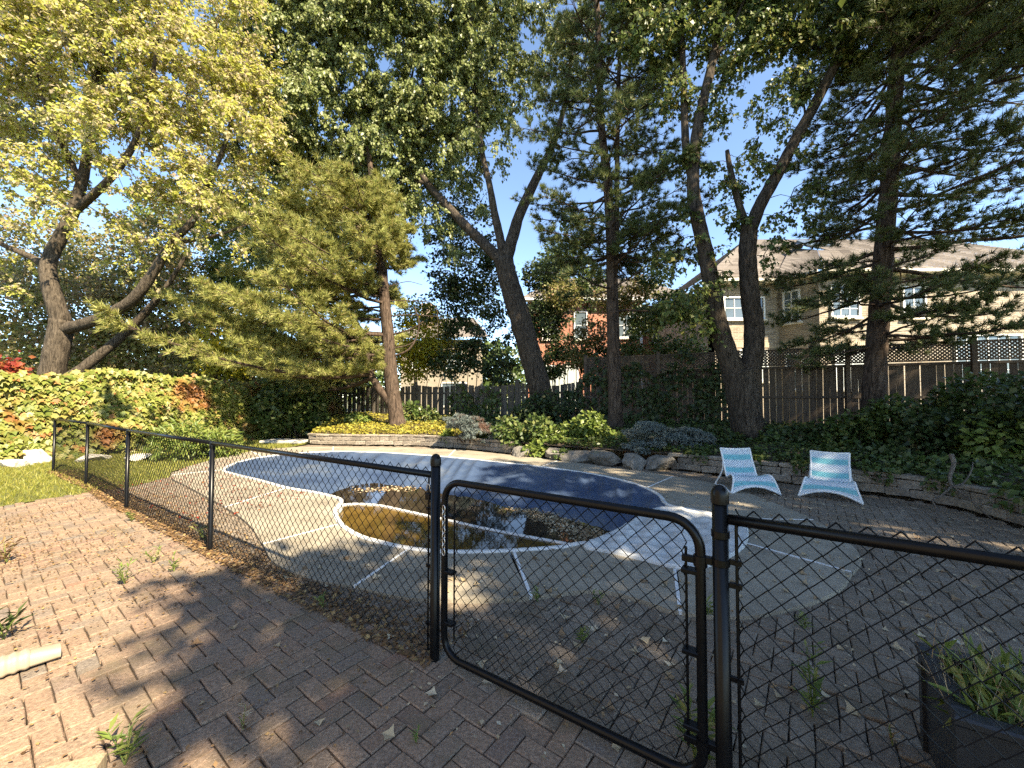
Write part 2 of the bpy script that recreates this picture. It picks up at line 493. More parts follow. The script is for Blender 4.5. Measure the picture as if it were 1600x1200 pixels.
class MB:
    def __init__(self):
        self.v = []; self.f = []; self.n = 0
    def add(self, V, Fs):
        V = np.asarray(V, float)
        self.v.append(V)
        o = self.n
        self.f.extend([tuple(i + o for i in f) for f in Fs])
        self.n += len(V)
    def box(self, c, s, rz=0.0, bev=0.0, rx=0.0, ry=0.0):
        x, y, z = s[0] / 2, s[1] / 2, s[2] / 2
        if bev > 0:
            V = []
            for sz in (-1, 1):
                for lev in ((0,), (1,)) if False else ((0,),):
                    pass
            b = min(bev, x * 0.9, y * 0.9, z * 0.9)
            rings = [(-z, b), (-z + b, 0), (z - b, 0), (z, b)]
            for zz, ins in rings:
                for a, bb in ((-1, -1), (1, -1), (1, 1), (-1, 1)):
                    V.append((a * (x - ins), bb * (y - ins), zz))
            Fs = [(3, 2, 1, 0), (12, 13, 14, 15)]
            for k in range(3):
                for i in range(4):
                    j = (i + 1) % 4
                    Fs.append((k * 4 + i, k * 4 + j, k * 4 + 4 + j, k * 4 + 4 + i))
        else:
            V = [(a * x, bb * y, cc * z) for cc in (-1, 1) for a, bb in ((-1, -1), (1, -1), (1, 1), (-1, 1))]
            Fs = [(3, 2, 1, 0), (4, 5, 6, 7), (0, 1, 5, 4), (1, 2, 6, 5), (2, 3, 7, 6), (3, 0, 4, 7)]
        M = Matrix.Rotation(rz, 3, 'Z') @ Matrix.Rotation(ry, 3, 'Y') @ Matrix.Rotation(rx, 3, 'X')
        V = np.array(V) @ np.array(M).T + np.array(c)
        self.add(V, Fs)
    def tube(self, pts, rad, sides=8, closed=False, caps=True, wob=0.0):
        pts = np.array(pts, float)
        n = len(pts)
        rad = np.full(n, rad, float) if np.isscalar(rad) else np.array(rad, float)
        if closed:
            T = np.roll(pts, -1, 0) - np.roll(pts, 1, 0)
        else:
            T = np.gradient(pts, axis=0)
        T /= np.linalg.norm(T, axis=1)[:, None] + 1e-12
        ref = np.array((0, 0, 1.0)) if abs(T[0][2]) < 0.9 else np.array((1.0, 0, 0))
        U = np.cross(T[0], ref); U /= np.linalg.norm(U)
        a = np.arange(sides) * 2 * math.pi / sides
        V = np.zeros((n, sides, 3))
        for i in range(n):
            U = U - T[i] * np.dot(U, T[i]); U /= np.linalg.norm(U) + 1e-12
            W = np.cross(T[i], U)
            r = rad[i] * (1 + (wob * rng.uniform(-1, 1, sides) if wob else 0))
            V[i] = pts[i] + (np.cos(a) * r)[:, None] * U + (np.sin(a) * r)[:, None] * W
        Fs = []
        m = n if closed else n - 1
        for i in range(m):
            i2 = (i + 1) % n
            for k in range(sides):
                k2 = (k + 1) % sides
                Fs.append((i * sides + k, i * sides + k2, i2 * sides + k2, i2 * sides + k))
        if caps and not closed:
            Fs.append(tuple(range(sides - 1, -1, -1)))
            Fs.append(tuple((n - 1) * sides + k for k in range(sides)))
        self.add(V.reshape(-1, 3), Fs)
    def lathe(self, c, prof, sides=16):
        a = np.arange(sides) * 2 * math.pi / sides
        V = []
        for r, z in prof:
            for t in a:
                V.append((c[0] + r * math.cos(t), c[1] + r * math.sin(t), c[2] + z))
        Fs = []
        for i in range(len(prof) - 1):
            for k in range(sides):
                k2 = (k + 1) % sides
                Fs.append((i * sides + k, i * sides + k2, (i + 1) * sides + k2, (i + 1) * sides + k))
        Fs.append(tuple((len(prof) - 1) * sides + k for k in range(sides)))
        self.add(V, Fs)
    def mesh(self, name, mat, smooth=False):
        return mesh_np(name, np.concatenate(self.v), self.f, mat, smooth)
    def build(self, name, mat, parent=None, smooth=False):
        return link(name, self.mesh(name, mat, smooth), parent)

def poly_sheet(name, loops, z, mat, zf=None):
    bm = bmesh.new()
    edges = []
    for lp in loops:
        vs = [bm.verts.new((p[0], p[1], z if zf is None else zf(p[0], p[1]))) for p in lp]
        for i in range(len(vs)):
            edges.append(bm.edges.new((vs[i], vs[(i + 1) % len(vs)])))
    bmesh.ops.triangle_fill(bm, use_beauty=True, edges=edges)
    bmesh.ops.recalc_face_normals(bm, faces=bm.faces)
    for f in bm.faces:
        if f.normal.z < 0:
            f.normal_flip()
    me = bpy.data.meshes.new(name)
    bm.to_mesh(me); bm.free()
    me.materials.append(MATS[mat])
    return me

def unit(a):
    return a / (np.linalg.norm(a, axis=-1, keepdims=True) + 1e-12)

def scatter(name, tv, tf, pos, fwd, nor, scale, mat, smooth=False):
    """many small leaf shapes as one mesh; template in (x across, y along, z normal)"""
    tv = np.array(tv, float); tf = np.array(tf, int)
    pos = np.array(pos, float); n = len(pos)
    fwd = unit(np.array(fwd, float)); nor = np.array(nor, float)
    side = unit(np.cross(fwd, nor)); nor = np.cross(side, fwd)
    scale = np.broadcast_to(np.array(scale, float).reshape(-1, 1, 1), (n, 1, 1))
    V = (tv[None, :, 0:1] * side[:, None] + tv[None, :, 1:2] * fwd[:, None] + tv[None, :, 2:3] * nor[:, None]) * scale + pos[:, None]
    Fs = tf[None] + (np.arange(n) * len(tv))[:, None, None]
    return mesh_np(name, V.reshape(-1, 3), Fs.reshape(-1, tf.shape[1]), mat, smooth)

# leaf templates
LEAF4 = ([(0, 0, 0), (0.36, 0.45, 0.06), (0, 1, -0.05), (-0.36, 0.45, 0.06)], [(0, 1, 2), (0, 2, 3)])
LEAFM = ([(0, 0, 0), (0.20, 0.22, 0.03), (0.52, 0.42, 0.06), (0.24, 0.58, 0.03), (0, 1, -0.06), (-0.24, 0.58, 0.03), (-0.52, 0.42, 0.06), (-0.20, 0.22, 0.03)],
         [(0, 1, 2, 3), (0, 3, 4, 5), (0, 5, 6, 7)])
LEAFV = ([(0, 0, 0), (0.42, -0.10, -0.05), (0.36, 0.22, 0.05), (0.58, 0.46, -0.04), (0.24, 0.56, 0.06), (0, 1.0, -0.10), (-0.24, 0.56, 0.06), (-0.58, 0.46, -0.04), (-0.36, 0.22, 0.05), (-0.42, -0.10, -0.05)],
         [(0, 1, 2, 3), (0, 3, 4, 5), (0, 5, 6, 7), (0, 7, 8, 9)])
BLADE = ([(-0.035, 0, 0), (0.035, 0, 0), (0.0, 1, 0.12)], [(0, 1, 2)])
LANCE = ([(0, 0, 0), (0.11, 0.4, 0.05), (0, 1, -0.08), (-0.11, 0.4, 0.05)], [(0, 1, 2), (0, 2, 3)])

def tuft(nn, length=1.0, width=0.035, cone=1.15, seed=1):
    r = np.random.default_rng(seed)
    V = []; Fs = []
    for i in range(nn):
        th = math.acos(1 - (1 - math.cos(cone)) * r.uniform(0.02, 1)); ph = r.uniform(0, 2 * math.pi)
        d = np.array((math.sin(th) * math.cos(ph), math.cos(th), math.sin(th) * math.sin(ph)))
        s = np.cross(d, r.normal(size=3)); s /= np.linalg.norm(s)
        L = length * r.uniform(0.75, 1.1)
        o = np.array((0, r.uniform(-0.5, 0.1), 0)) * 0.8
        k = len(V)
        V += [o + s * width * 0.5, o - s * width * 0.5, o + d * L]
        Fs.append((k, k + 1, k + 2))
    return V, Fs
TUFT = tuft(26, 1.0, 0.10, 1.2, 3)
TUFTB = tuft(14, 1.0, 0.20, 1.3, 5)

def rdir(n, zb=0.0):
    d = rng.normal(size=(n, 3)); d[:, 2] += zb
    return unit(d)

def ell_points(c, r, n, shell=0.5):
    d = rdir(n)
    rad = rng.uniform(shell ** 3, 1, n) ** (1 / 3)
    return np.array(c) + d * rad[:, None] * np.array(r)

# ------------------------------------------------------------------ survey of the yard
Z_DECK = 0.03
pool_px = [(346, 734), (372, 722), (410, 714), (460, 708.5), (520, 705.5), (580, 706.5), (640, 709.5), (700, 714), (780, 722), (860, 731), (920, 739.5), (970, 749.5),
           (1010, 762), (1034, 775), (1046, 789), (1080, 796), (1112, 802), (1150, 810), (1169, 827), (1163, 850), (1135, 868), (1090, 884), (1045, 880), (1000, 869),
           (955, 859), (915, 851), (880, 857), (830, 861), (760, 864.5), (691, 864.5), (636, 859), (594, 850), (562, 841), (541, 830), (528, 819), (520, 806), (521, 796),
           (529, 786), (524, 779), (487, 770), (445, 763), (402, 751), (365, 742)]
pool_w = [G(x, y, Z_DECK) for x, y in pool_px]
POOL = [tuple(p) for p in catmull(pool_w, 4, True)]
JOINTS = [((528, 819), (410, 850), [(430, 880), (490, 905)]),
          ((636, 859), (553, 916), [(640, 934), (740, 936)]),
          ((803, 862), (830, 932), [(930, 921), (1000, 936)]),
          ((1053, 882), (1063, 956), [(1160, 963), (1250, 946), (1310, 921)]),
          ((1164, 848), (1332, 894), [(1346, 872), (1320, 842)]),
          ((1150, 810), (1272, 812), [(1190, 778), (1125, 757)]),
          ((1010, 762), (1052, 744), [(1000, 736), (930, 727)]),
          ((845, 729), (874, 719), [(800, 711)]),
          ((700, 714), (712, 702), [(620, 699)]),
          ((520, 705.5), (521, 698), [(455, 699)]),
          ((410, 714), (392, 705), [(318, 722)]),
          ((346, 734), (268, 742), [(298, 762)]),
          ((445, 763), (352, 792), [(388, 818)])]
outer_w = []
joint_w = []
for a, b2, mids in JOINTS:
    joint_w.append((G(*a, Z_DECK), G(*b2, Z_DECK)))
    outer_w.append(G(*b2, Z_DECK))
    outer_w += [G(*q, Z_DECK) for q in mids]
OUTER = [tuple(p) for p in catmull(outer_w, 4, True)]

FL = np.array(G(679, 1030)); FRp = np.array((0.833, 1.61))
FDIR = (FRp - FL) / np.linalg.norm(FRp - FL)            # along the chain link fence, towards the right
FNOR = np.array((-FDIR[1], FDIR[0]))
if FNOR[1] < 0: FNOR = -FNOR
fence_posts = [np.array(G(83, 737)), np.array(G(134, 757)), np.array(G(197, 795)), np.array(G(328, 860)), FL]

LAWN = [(-15.5, 1.5), (-9.5, 3.2), (-7.75, 5.2), (-7.35, 6.2), (-6.75, 7.2), (-6.85, 8.0), (-7.3, 8.6), (-7.5, 9.6), (-7.2, 11.5), (-7.0, 13.6), (-7.4, 17.8), (-8.6, 18.2), (-13.6, 6.4), (-15.5, 5)]
WALLP = [(-6.75, 14.3), (-6.7, 13.45), (-5.3, 13.15), (-4.1, 13.1), (-2.9, 12.9), (-1.6, 12.3), (-0.65, 11.65), (0.5, 10.75), (1.7, 9.9), (2.9, 9.15), (3.5, 8.85), (4.1, 8.4), (4.7, 7.8), (5.3, 7.25), (5.95, 6.75), (6.35, 6.15), (6.4, 5.4), (6.25, 4.6), (6.1, 3.6), (6.0, 1.5)]
FENCE_Y = lambda x: 15.25 - 0.5 * x

# ------------------------------------------------------------------ ground, lawn, deck
o = link('ground', poly_sheet('ground', [[(-300, -60), (300, -60), (300, 600), (-300, 600)], POOL], -0.06, 'ground'))
tag(o, kind='structure')
o = link('lawn', poly_sheet('lawn', [LAWN], -0.005, 'lawn_base'))
tag(o, kind='structure')

deck = empty('pool_deck'); tag(deck, kind='structure')
def ring_piece(closed_curve, p, q):
    C = np.array(closed_curve)
    i = int(np.argmin(np.linalg.norm(C - np.array(p), axis=1))); j = int(np.argmin(np.linalg.norm(C - np.array(q), axis=1)))
    idx = []
    k = i
    while True:
        idx.append(k)
        if k == j: break
        k = (k + 1) % len(C)
    return C[idx]
Prev = POOL[::-1]
for k in range(len(joint_w)):
    a_in, a_out = joint_w[k]; b_in, b_out = joint_w[(k + 1) % len(joint_w)]
    inn = resample(ring_piece(Prev, a_in, b_in), 15)
    out = resample(ring_piece(OUTER, a_out, b_out), 15)
    # leave 12 mm open for the joint
    def trim(A):
        d = unit(A[1] - A[0]); e = unit(A[-2] - A[-1])
        A = A.copy(); A[0] += d * 0.012; A[-1] += e * 0.012
        return A
    inn, out = trim(inn), trim(out)
    V = []; Fs = []
    nr = 5
    for i in range(15):
        for r_ in range(nr):
            p = inn[i] * (1 - r_ / (nr - 1)) + out[i] * (r_ / (nr - 1))
            V.append((p[0], p[1], Z_DECK))
    for i in range(14):
        for r_ in range(nr - 1):
            a = i * nr + r_
            Fs.append((a, a + 1, a + 1 + nr, a + nr))
    base = len(V)
    rim = [i * nr + nr - 1 for i in range(15)]
    for i in rim:
        V.append((V[i][0], V[i][1], -0.05))
    for i in range(14):
        Fs.append((rim[i], base + i, base + i + 1, rim[i + 1]))
    link('concrete_slab', mesh_np('concrete_slab', V, Fs, 'concrete'), deck)
    # white expansion strip
    mb = MB()
    p, q = np.array(a_in), np.array(a_out)
    d = q - p; L = np.linalg.norm(d)
    mb.box(((p[0] + q[0]) / 2, (p[1] + q[1]) / 2, Z_DECK - 0.012), (L - 0.02, 0.026, 0.03), math.atan2(d[1], d[0]))
    mb.build('expansion_joint', 'joint_white', deck)

# ------------------------------------------------------------------ pool
pool = empty('swimming_pool', (0, 0, 0))
tag(pool, 'kidney shaped in-ground pool with white coping, murky spa end and white steps', 'pool')
def offset_curve(C, d):
    C = np.array(C); T = np.roll(C, -1, 0) - np.roll(C, 1, 0); T = unit(T)
    Nn = np.stack([-T[:, 1], T[:, 0]], 1)
    return C + Nn * d
area = sum(POOL[i][0] * POOL[(i + 1) % len(POOL)][1] - POOL[(i + 1) % len(POOL)][0] * POOL[i][1] for i in range(len(POOL)))
sgn = 1 if area > 0 else -1
inner = offset_curve(POOL, 0.10 * sgn)          # inwards
# coping profile swept along the rim
prof = [(0.0, -0.06), (0.0, Z_DECK + 0.008), (0.012, Z_DECK + 0.02), (0.05, Z_DECK + 0.02), (0.062, Z_DECK + 0.008), (0.062, -0.05)]
V = []; Fs = []
nP = len(POOL)
for off, z in prof:
    c = offset_curve(POOL, off * sgn)
    V += [(p[0], p[1], z) for p in c]
for a in range(len(prof) - 1):
    for i in range(nP):
        j = (i + 1) % nP
        Fs.append((a * nP + i, a * nP + j, (a + 1) * nP + j, (a + 1) * nP + i))
link('coping', mesh_np('coping', V, Fs, 'white_coping', False), pool)
# liner wall and bottom
V = [(p[0], p[1], 0.0) for p in offset_curve(POOL, 0.055 * sgn)] + [(p[0], p[1], -0.9) for p in offset_curve(POOL, 0.055 * sgn)]
Fs = [(i, (i + 1) % nP, nP + (i + 1) % nP, nP + i) for i in range(nP)]
link('liner_wall', mesh_np('liner_wall', V, Fs, 'liner', True), pool)
link('pool_floor', poly_sheet('pool_floor', [offset_curve(POOL, 0.05 * sgn)], -0.85, 'spa_bottom'), pool)
# dividing beam between the covered pool and the open spa end
div_px = [(531, 788), (545, 786.5), (562, 786), (594, 788.5), (620, 794), (657, 802), (690, 809), (730, 818), (762, 825), (820, 836), (870, 845), (912, 853)]
DIV = resample(catmull([G(x, y, -0.05) for x, y in div_px], 4), 40)
mb = MB()
Tn = unit(np.gradient(DIV, axis=0)); Nn = np.stack([-Tn[:, 1], Tn[:, 0]], 1)
V = []; Fs = []
for off, z in ((-0.022, -0.6), (-0.022, -0.062), (-0.014, -0.05), (0.014, -0.05), (0.022, -0.062), (0.022, -0.6)):
    V += [(*(DIV[i] + Nn[i] * off), z) for i in range(40)]
for a in range(5):
    for i in range(39):
        Fs.append((a * 40 + i, a * 40 + i + 1, (a + 1) * 40 + i + 1, (a + 1) * 40 + i))
link('spa_divider', mesh_np('spa_divider', V, Fs, 'white_coping', False), pool)
# spa water: between divider and near rim
near_px = [(900, 855), (880, 857), (830, 861), (760, 864.5), (691, 864.5), (636, 859), (594, 850), (562, 841), (541, 830), (528, 819), (520, 806), (521, 796), (529, 787)]
near_w = [np.array(G(x, y, Z_DECK)) for x, y in near_px]
spa_loop = [tuple(p) for p in DIV] + [tuple(p) for p in catmull(near_w, 3)]
link('spa_water', poly_sheet('spa_water', [spa_loop], -0.07, 'murky_water'), pool)
# white fibreglass steps
step_px = [(1012, 797), (1046, 790), (1080, 796), (1112, 802), (1150, 810), (1169, 827), (1163, 850), (1135, 868), (1090, 884), (1045, 880), (1000, 869), (955, 859), (912, 850), (940, 836), (975, 820)]
step_w = np.array(catmull([G(x, y, 0.07) for x, y in step_px], 5, True))
cen = step_w.mean(0)
V = []; Fs = []
rings = [(1.0, -0.05), (1.0, 0.055), (0.985, 0.07)] + [(s, None) for s in np.linspace(0.96, 0.04, 30)]
nS = len(step_w)
for s, z in rings:
    for p in step_w:
        q = cen + (p - cen) * s
        zz = z if z is not None else 0.07 + 0.022 * math.sin(q[0] * 13 + q[1] * 9) * math.sin(q[1] * 17 - q[0] * 6) + 0.012 * math.sin(q[0] * 31) * math.sin(q[1] * 27)
        V.append((q[0], q[1], zz))
V.append((cen[0], cen[1], 0.07))
for a in range(len(rings) - 1):
    for i in range(nS):
        j = (i + 1) % nS
        Fs.append((a * nS + i, a * nS + j, (a + 1) * nS + j, (a + 1) * nS + i))
for i in range(nS):
    Fs.append(((len(rings) - 1) * nS + i, (len(rings) - 1) * nS + (i + 1) % nS, len(V) - 1))
link('steps', mesh_np('steps', V, Fs, 'fibreglass', True), pool)

# cover
far_px = [(346, 734), (372, 722), (410, 714), (460, 708.5), (520, 705.5), (580, 706.5), (640, 709.5), (700, 714), (780, 722), (860, 731), (920, 739.5), (970, 749.5), (1010, 762), (1032, 775), (1040, 786)]
nearL_px = [(346, 734), (365, 742), (402, 751), (445, 763), (487, 770), (524, 779), (531, 787)]
FARC = resample(catmull([G(x, y, Z_DECK) for x, y in far_px], 5), 260)
nr_w = [np.array(G(x, y, Z_DECK)) for x, y in nearL_px] + [np.array(p) for p in DIV[3:]] + [np.array(G(x, y, 0.05)) for x, y in ((942, 836), (975, 820), (1010, 798), (1040, 787))]
NEARC = resample(catmull(nr_w, 2), 260)
NT = 44
V = np.zeros((260, NT, 3))
LEVEL = -0.27
for i in range(260):
    s = i / 259
    a, b2 = FARC[i], NEARC[i]
    wdt = np.linalg.norm(b2 - a)
    dv = (b2 - a) / (wdt + 1e-6)
    for k in range(NT):
        t = k / (NT - 1)
        p = a * (1 - t) + b2 * t
        d_far = t * wdt; d_near = (1 - t) * wdt
        sm = lambda x, e: (lambda u: u * u * (3 - 2 * u))(min(1.0, max(0.0, x / e)))
        edge = min(sm(d_far, 3.9), sm(d_near, 0.45 if 0.33 < s < 0.9 else 1.2))
        endf = min(1.0, sm(s - 0.20, 0.24)) * min(1.0, sm(1 - s, 0.12))
        dep = 0.42 * edge * (0.34 + 0.66 * endf)
        fold = (1 - 2 * abs(math.sin(s * 95 + 2.3 * math.sin(s * 23) + t * 0.8)) ** 0.7) * 0.6 + 0.4 * math.sin(s * 61 + 2.1 + t * 4)
        amp = 0.048 * math.exp(-((d_far - 0.5) / 1.1) ** 2) * min(1, d_far / 0.25) + 0.014 * sm(d_far, 1.0) * sm(d_near, 0.4)
        amp *= (1.0 if s < 0.75 else 0.8)
        lump = 0.02 * math.sin(p[0] * 2.3 + 1) * math.sin(p[1] * 2.9) * edge
        V[i, k] = (p[0], p[1], 0.035 - 0.10 * t ** 3 * (1.0 if 0.36 < s < 0.9 else 0.0) - dep + fold * amp + lump)
idx = np.arange(260 * NT).reshape(260, NT)
Fs = np.stack([idx[:-1, :-1], idx[:-1, 1:], idx[1:, 1:], idx[1:, :-1]], -1).reshape(-1, 4)
cover = link('pool_cover', mesh_np('pool_cover', V.reshape(-1, 3), Fs, 'tarp', True))
tag(cover, 'navy blue vinyl winter cover sagging over the swimming pool', 'pool cover')
# rain water lying on the cover
pud = [tuple(V[i, int(NT * 0.22)][:2]) for i in range(40, 250, 3)] + [tuple(V[i, NT - 2][:2]) for i in range(249, 39, -3)]
o = link('rain_puddle', poly_sheet('rain_puddle', [pud], LEVEL, 'puddle_water'))
tag(o, kind='structure')

# ------------------------------------------------------------------ pavers
def paver_mesh(name, mat, L=0.1945, W=0.0945, H=0.06, lod=True):
    mb = MB()
    x, y = L / 2, W / 2
    b = 0.005
    V = []
    for zz, ins in ((-H, 0), (-b, 0), (0, b)):
        for a, c in ((-1, -1), (1, -1), (1, 1), (-1, 1)):
            V.append((a * (x - ins), c * (y - ins), zz))
    Fs = [(8, 9, 10, 11)]
    for k in range(2):
        for i in range(4):
            j = (i + 1) % 4
            Fs.append((k * 4 + i, k * 4 + j, k * 4 + 4 + j, k * 4 + 4 + i))
    return mesh_np(name, V, Fs, mat), np.array(V), Fs

deck_exp = offset_curve(OUTER, 0.0)
def lay_pavers(parent, mat, rot, region, exclude, cell=0.1, origin=(0, 0), nparts=300):
    me, tv, tf = paver_mesh('paver', mat)
    c, s = math.cos(rot), math.sin(rot)
    reg = np.array(region)
    u0 = reg @ np.array((c, s)); v0 = reg @ np.array((-s, c))
    items = []
    for x in range(int(u0.min() / cell) - 2, int(u0.max() / cell) + 3):
        for y in range(int(v0.min() / cell) - 2, int(v0.max() / cell) + 3):
            k = (x + y) % 4
            if k == 0: cu, cv, a = x + 1.0, y + 0.5, 0.0
            elif k == 2: cu, cv, a = x + 0.5, y + 1.0, math.pi / 2
            else: continue
            items.append((cu * cell, cv * cell, a))
    it = np.array(items)
    X = it[:, 0] * c - it[:, 1] * s; Y = it[:, 0] * s + it[:, 1] * c
    XY = np.stack([X, Y], 1)
    keep = inpoly(XY, region)
    for ex in exclude:
        keep &= ~inpoly(XY, ex)
    # only what the view takes in, with a margin
    keep &= (np.abs(X) < 1.45 * Y + 1.2) & (Y > 0.2)
    XY = XY[keep]; A = it[keep, 2]
    inview = (np.abs(XY[:, 0]) < 1.3 * XY[:, 1]) & (XY[:, 1] > 1.68)
    d = np.linalg.norm(XY, axis=1) + np.where(inview, 0, 100)
    order = np.argsort(d)
    rest_V = []; rest_F = []
    cnt = 0
    M0 = np.array(tv)
    for r_, i in enumerate(order):
        rz = rot + A[i] + random.gauss(0, 0.020)
        z = random.gauss(-0.002, 0.0035) + 0.006 * math.sin(XY[i, 0] * 2.1 + 1) * math.sin(XY[i, 1] * 1.7)
        rx, ry = random.gauss(0, 0.022), random.gauss(0, 0.016)
        if r_ < nparts and inview[i]:
            o = bpy.data.objects.new('paver', me)
            COL.objects.link(o); o.parent = parent
            o.location = (XY[i, 0], XY[i, 1], z)
            o.rotation_euler = (rx, ry, rz)
        else:
            Mx = np.array(Matrix.Rotation(rz, 3, 'Z') @ Matrix.Rotation(ry, 3, 'Y') @ Matrix.Rotation(rx, 3, 'X'))
            rest_V.append(M0 @ Mx.T + np.array((XY[i, 0], XY[i, 1], z)))
            rest_F += [tuple(q + cnt for q in f) for f in tf]
            cnt += len(tv)
    if rest_V:
        o = link('far_pavers', mesh_np('far_pavers', np.concatenate(rest_V), rest_F, mat), parent)
        o['kind'] = 'stuff'
    return len(order)

fa = fence_posts[1] + FNOR * 0.03; fb = FRp + FDIR * 2.6
front_region = [(-15, 0.2), (float(fb[0]), 0.2), tuple(fb), tuple(FRp), tuple(FL), tuple(fence_posts[3]), tuple(fence_posts[2]), tuple(fence_posts[1]), (-8.0, 7.6), (-15, 7)]
patio = empty('patio_paving'); tag(patio, kind='structure')
link('paver_bed', poly_sheet('paver_bed', [[(-14, 0.0), (9, 0.0), (9, 9), (1.5, 11.5), (-4, 12.3), (-8, 11), (-8, 6)], POOL], -0.034, 'bed_sand'), patio)
lay_pavers(patio, 'paver', R(-36.5), front_region, [LAWN])
side = empty('poolside_paving'); tag(side, kind='structure')
wallr = [(-6.7, 13.4), (-5.3, 13.1), (-2.9, 12.85), (-0.65, 11.6), (1.7, 9.85), (3.5, 8.8), (5.3, 7.2), (6.3, 6.1), (6.3, 5.4), (6.1, 4.6), (6.0, 1.5)]
side_region = [tuple(fence_posts[1]), tuple(fence_posts[2]), tuple(fence_posts[3]), tuple(FL), tuple(FRp), tuple(fb), (6, 0.4)] + wallr[::-1] + [(-7.4, 12)]
lay_pavers(side, 'paver_grey', R(-36.5), side_region, [LAWN, offset_curve(OUTER, -0.13)] if inpoly([offset_curve(OUTER, -0.13)[10]], OUTER)[0] else [LAWN, offset_curve(OUTER, 0.13)])

# ------------------------------------------------------------------ retaining walls, garden bed, boulders
WL = resample(catmull(WALLP, 6), 200)
def bed_z(u):
    return 0.36 + 0.42 * (u ** 0.8)
far_edge = resample([(-8.5, 19.4), (-4, 17.3), (2.6, 14.0), (6, 12.3), (13.0, 8.8), (16, 7.2), (17, 4), (17, 1.5)], 200)
NB = 16
V = []
for i in range(200):
    for k in range(NB):
        u = k / (NB - 1)
        p = WL[i] * (1 - u) + far_edge[i] * u
        V.append((p[0], p[1], bed_z(u) + (0.03 * math.sin(p[0] * 3.1) * math.sin(p[1] * 2.7) if 0 < k else -0.02)))
idx = np.arange(200 * NB).reshape(200, NB)
Fs = np.stack([idx[:-1, :-1], idx[1:, :-1], idx[1:, 1:], idx[:-1, 1:]], -1).reshape(-1, 4)
o = link('garden_bed', mesh_np('garden_bed', V, Fs, 'soil', True)); tag(o, kind='structure')
BEDV = np.array(V).reshape(200, NB, 3)
def bed_point(i, u):
    k = min(NB - 1, max(0, int(u * (NB - 1)))); k2 = min(NB - 1, k + 1); f = u * (NB - 1) - k
    return BEDV[i, k] * (1 - f) + BEDV[i, k2] * f
_flat = BEDV.reshape(-1, 3)
def bed_height(x, y):
    d = (_flat[:, 0] - x) ** 2 + (_flat[:, 1] - y) ** 2
    return _flat[int(np.argmin(d)), 2]

def stone_block(L, D, H, seed):
    r = np.random.default_rng(seed)
    mb = MB(); mb.box((0, 0, 0), (L, D, H), bev=0.016)
    V = mb.v[0] + r.normal(0, 0.006, mb.v[0].shape)
    return mesh_np('wall_block', V, mb.f, 'wall_block')
blk = [stone_block(0.30, 0.2, 0.128, 11 + k) for k in range(4)]
cap = [stone_block(0.40, 0.25, 0.07, 31 + k) for k in range(3)]
def block_wall(path, label):
    root = empty('retaining_wall', (path[0][0], path[0][1], 0))
    tag(root, label, 'wall')
    inv = Vector((-path[0][0], -path[0][1], 0))
    path = np.array(path)
    seg = np.linalg.norm(np.diff(path, axis=0), axis=1); S = np.concatenate([[0], np.cumsum(seg)])
    def at(s):
        s = min(max(s, 0), S[-1] - 1e-4)
        p = np.array([np.interp(s, S, path[:, 0]), np.interp(s, S, path[:, 1])])
        q = np.array([np.interp(min(s + 0.05, S[-1]), S, path[:, 0]), np.interp(min(s + 0.05, S[-1]), S, path[:, 1])])
        if np.linalg.norm(q - p) < 1e-4:
            q = p; p = np.array([np.interp(s - 0.05, S, path[:, 0]), np.interp(s - 0.05, S, path[:, 1])])
        return (p + q) / 2, math.atan2(*(q - p)[::-1])
    for course in range(3):
        if course < 2:
            step, zz, meshes, nm = 0.315, 0.066 + course * 0.131 + 0.03, blk, 'wall_block'
        else:
            step, zz, meshes, nm = 0.412, 0.03 + 0.262 + 0.04, cap, 'cap_stone'
        s = 0.15 + (0.15 if course == 1 else 0)
        while s < S[-1] - 0.1:
            p, a = at(s)
            o = bpy.data.objects.new(nm, random.choice(meshes)); COL.objects.link(o); o.parent = root
            nrm = np.array((-math.sin(a), math.cos(a)))
            p = p + nrm * (0.012 * course + random.gauss(0, 0.004))
            o.location = Vector((p[0], p[1], zz)) + inv
            o.rotation_euler = (random.gauss(0, 0.006), random.gauss(0, 0.006), a + random.gauss(0, 0.012))
            s += step
    return root
Wd = catmull(WALLP, 6)
Wd = np.array(Wd)
arc = lambda lo, hi: Wd[[i for i in range(len(Wd)) if lo <= i <= hi]]
block_wall(arc(0, 40), 'sunlit curved retaining wall of tan blocks behind the far pool end')
block_wall(arc(60, len(Wd)), 'shaded retaining wall of tan blocks behind the two woven chairs')

def boulder(name, c, r, seed, mat, label, cat='boulder', group=None):
    rr = np.random.default_rng(seed)
    bm = bmesh.new()
    bmesh.ops.create_icosphere(bm, subdivisions=4, radius=1)
    planes = [(unit(rr.normal(size=3)), rr.uniform(0.42, 0.74)) for _ in range(13)] + [(np.array((0, 0, 1.0)), 0.62)]
    for v in bm.verts:
        p = np.array(v.co)
        for pl, dist in planes:
            d = p @ pl
            if d > dist: p = p - pl * (d - dist) * 0.98
        p = p * (1 + 0.035 * math.sin(p[0] * 13 + seed) * math.sin(p[1] * 11) + rr.normal(0, 0.010))
        v.co = (p[0] * r[0] * 1.3, p[1] * r[1] * 1.3, p[2] * r[2] * 1.3)
    me = bpy.data.meshes.new(name); bm.to_mesh(me); bm.free()
    me.materials.append(MATS[mat])
    o = link(name, me); o.location = c; o.rotation_euler = (0, 0, rr.uniform(0, 3))
    tag(o, label, cat, group)
    return o
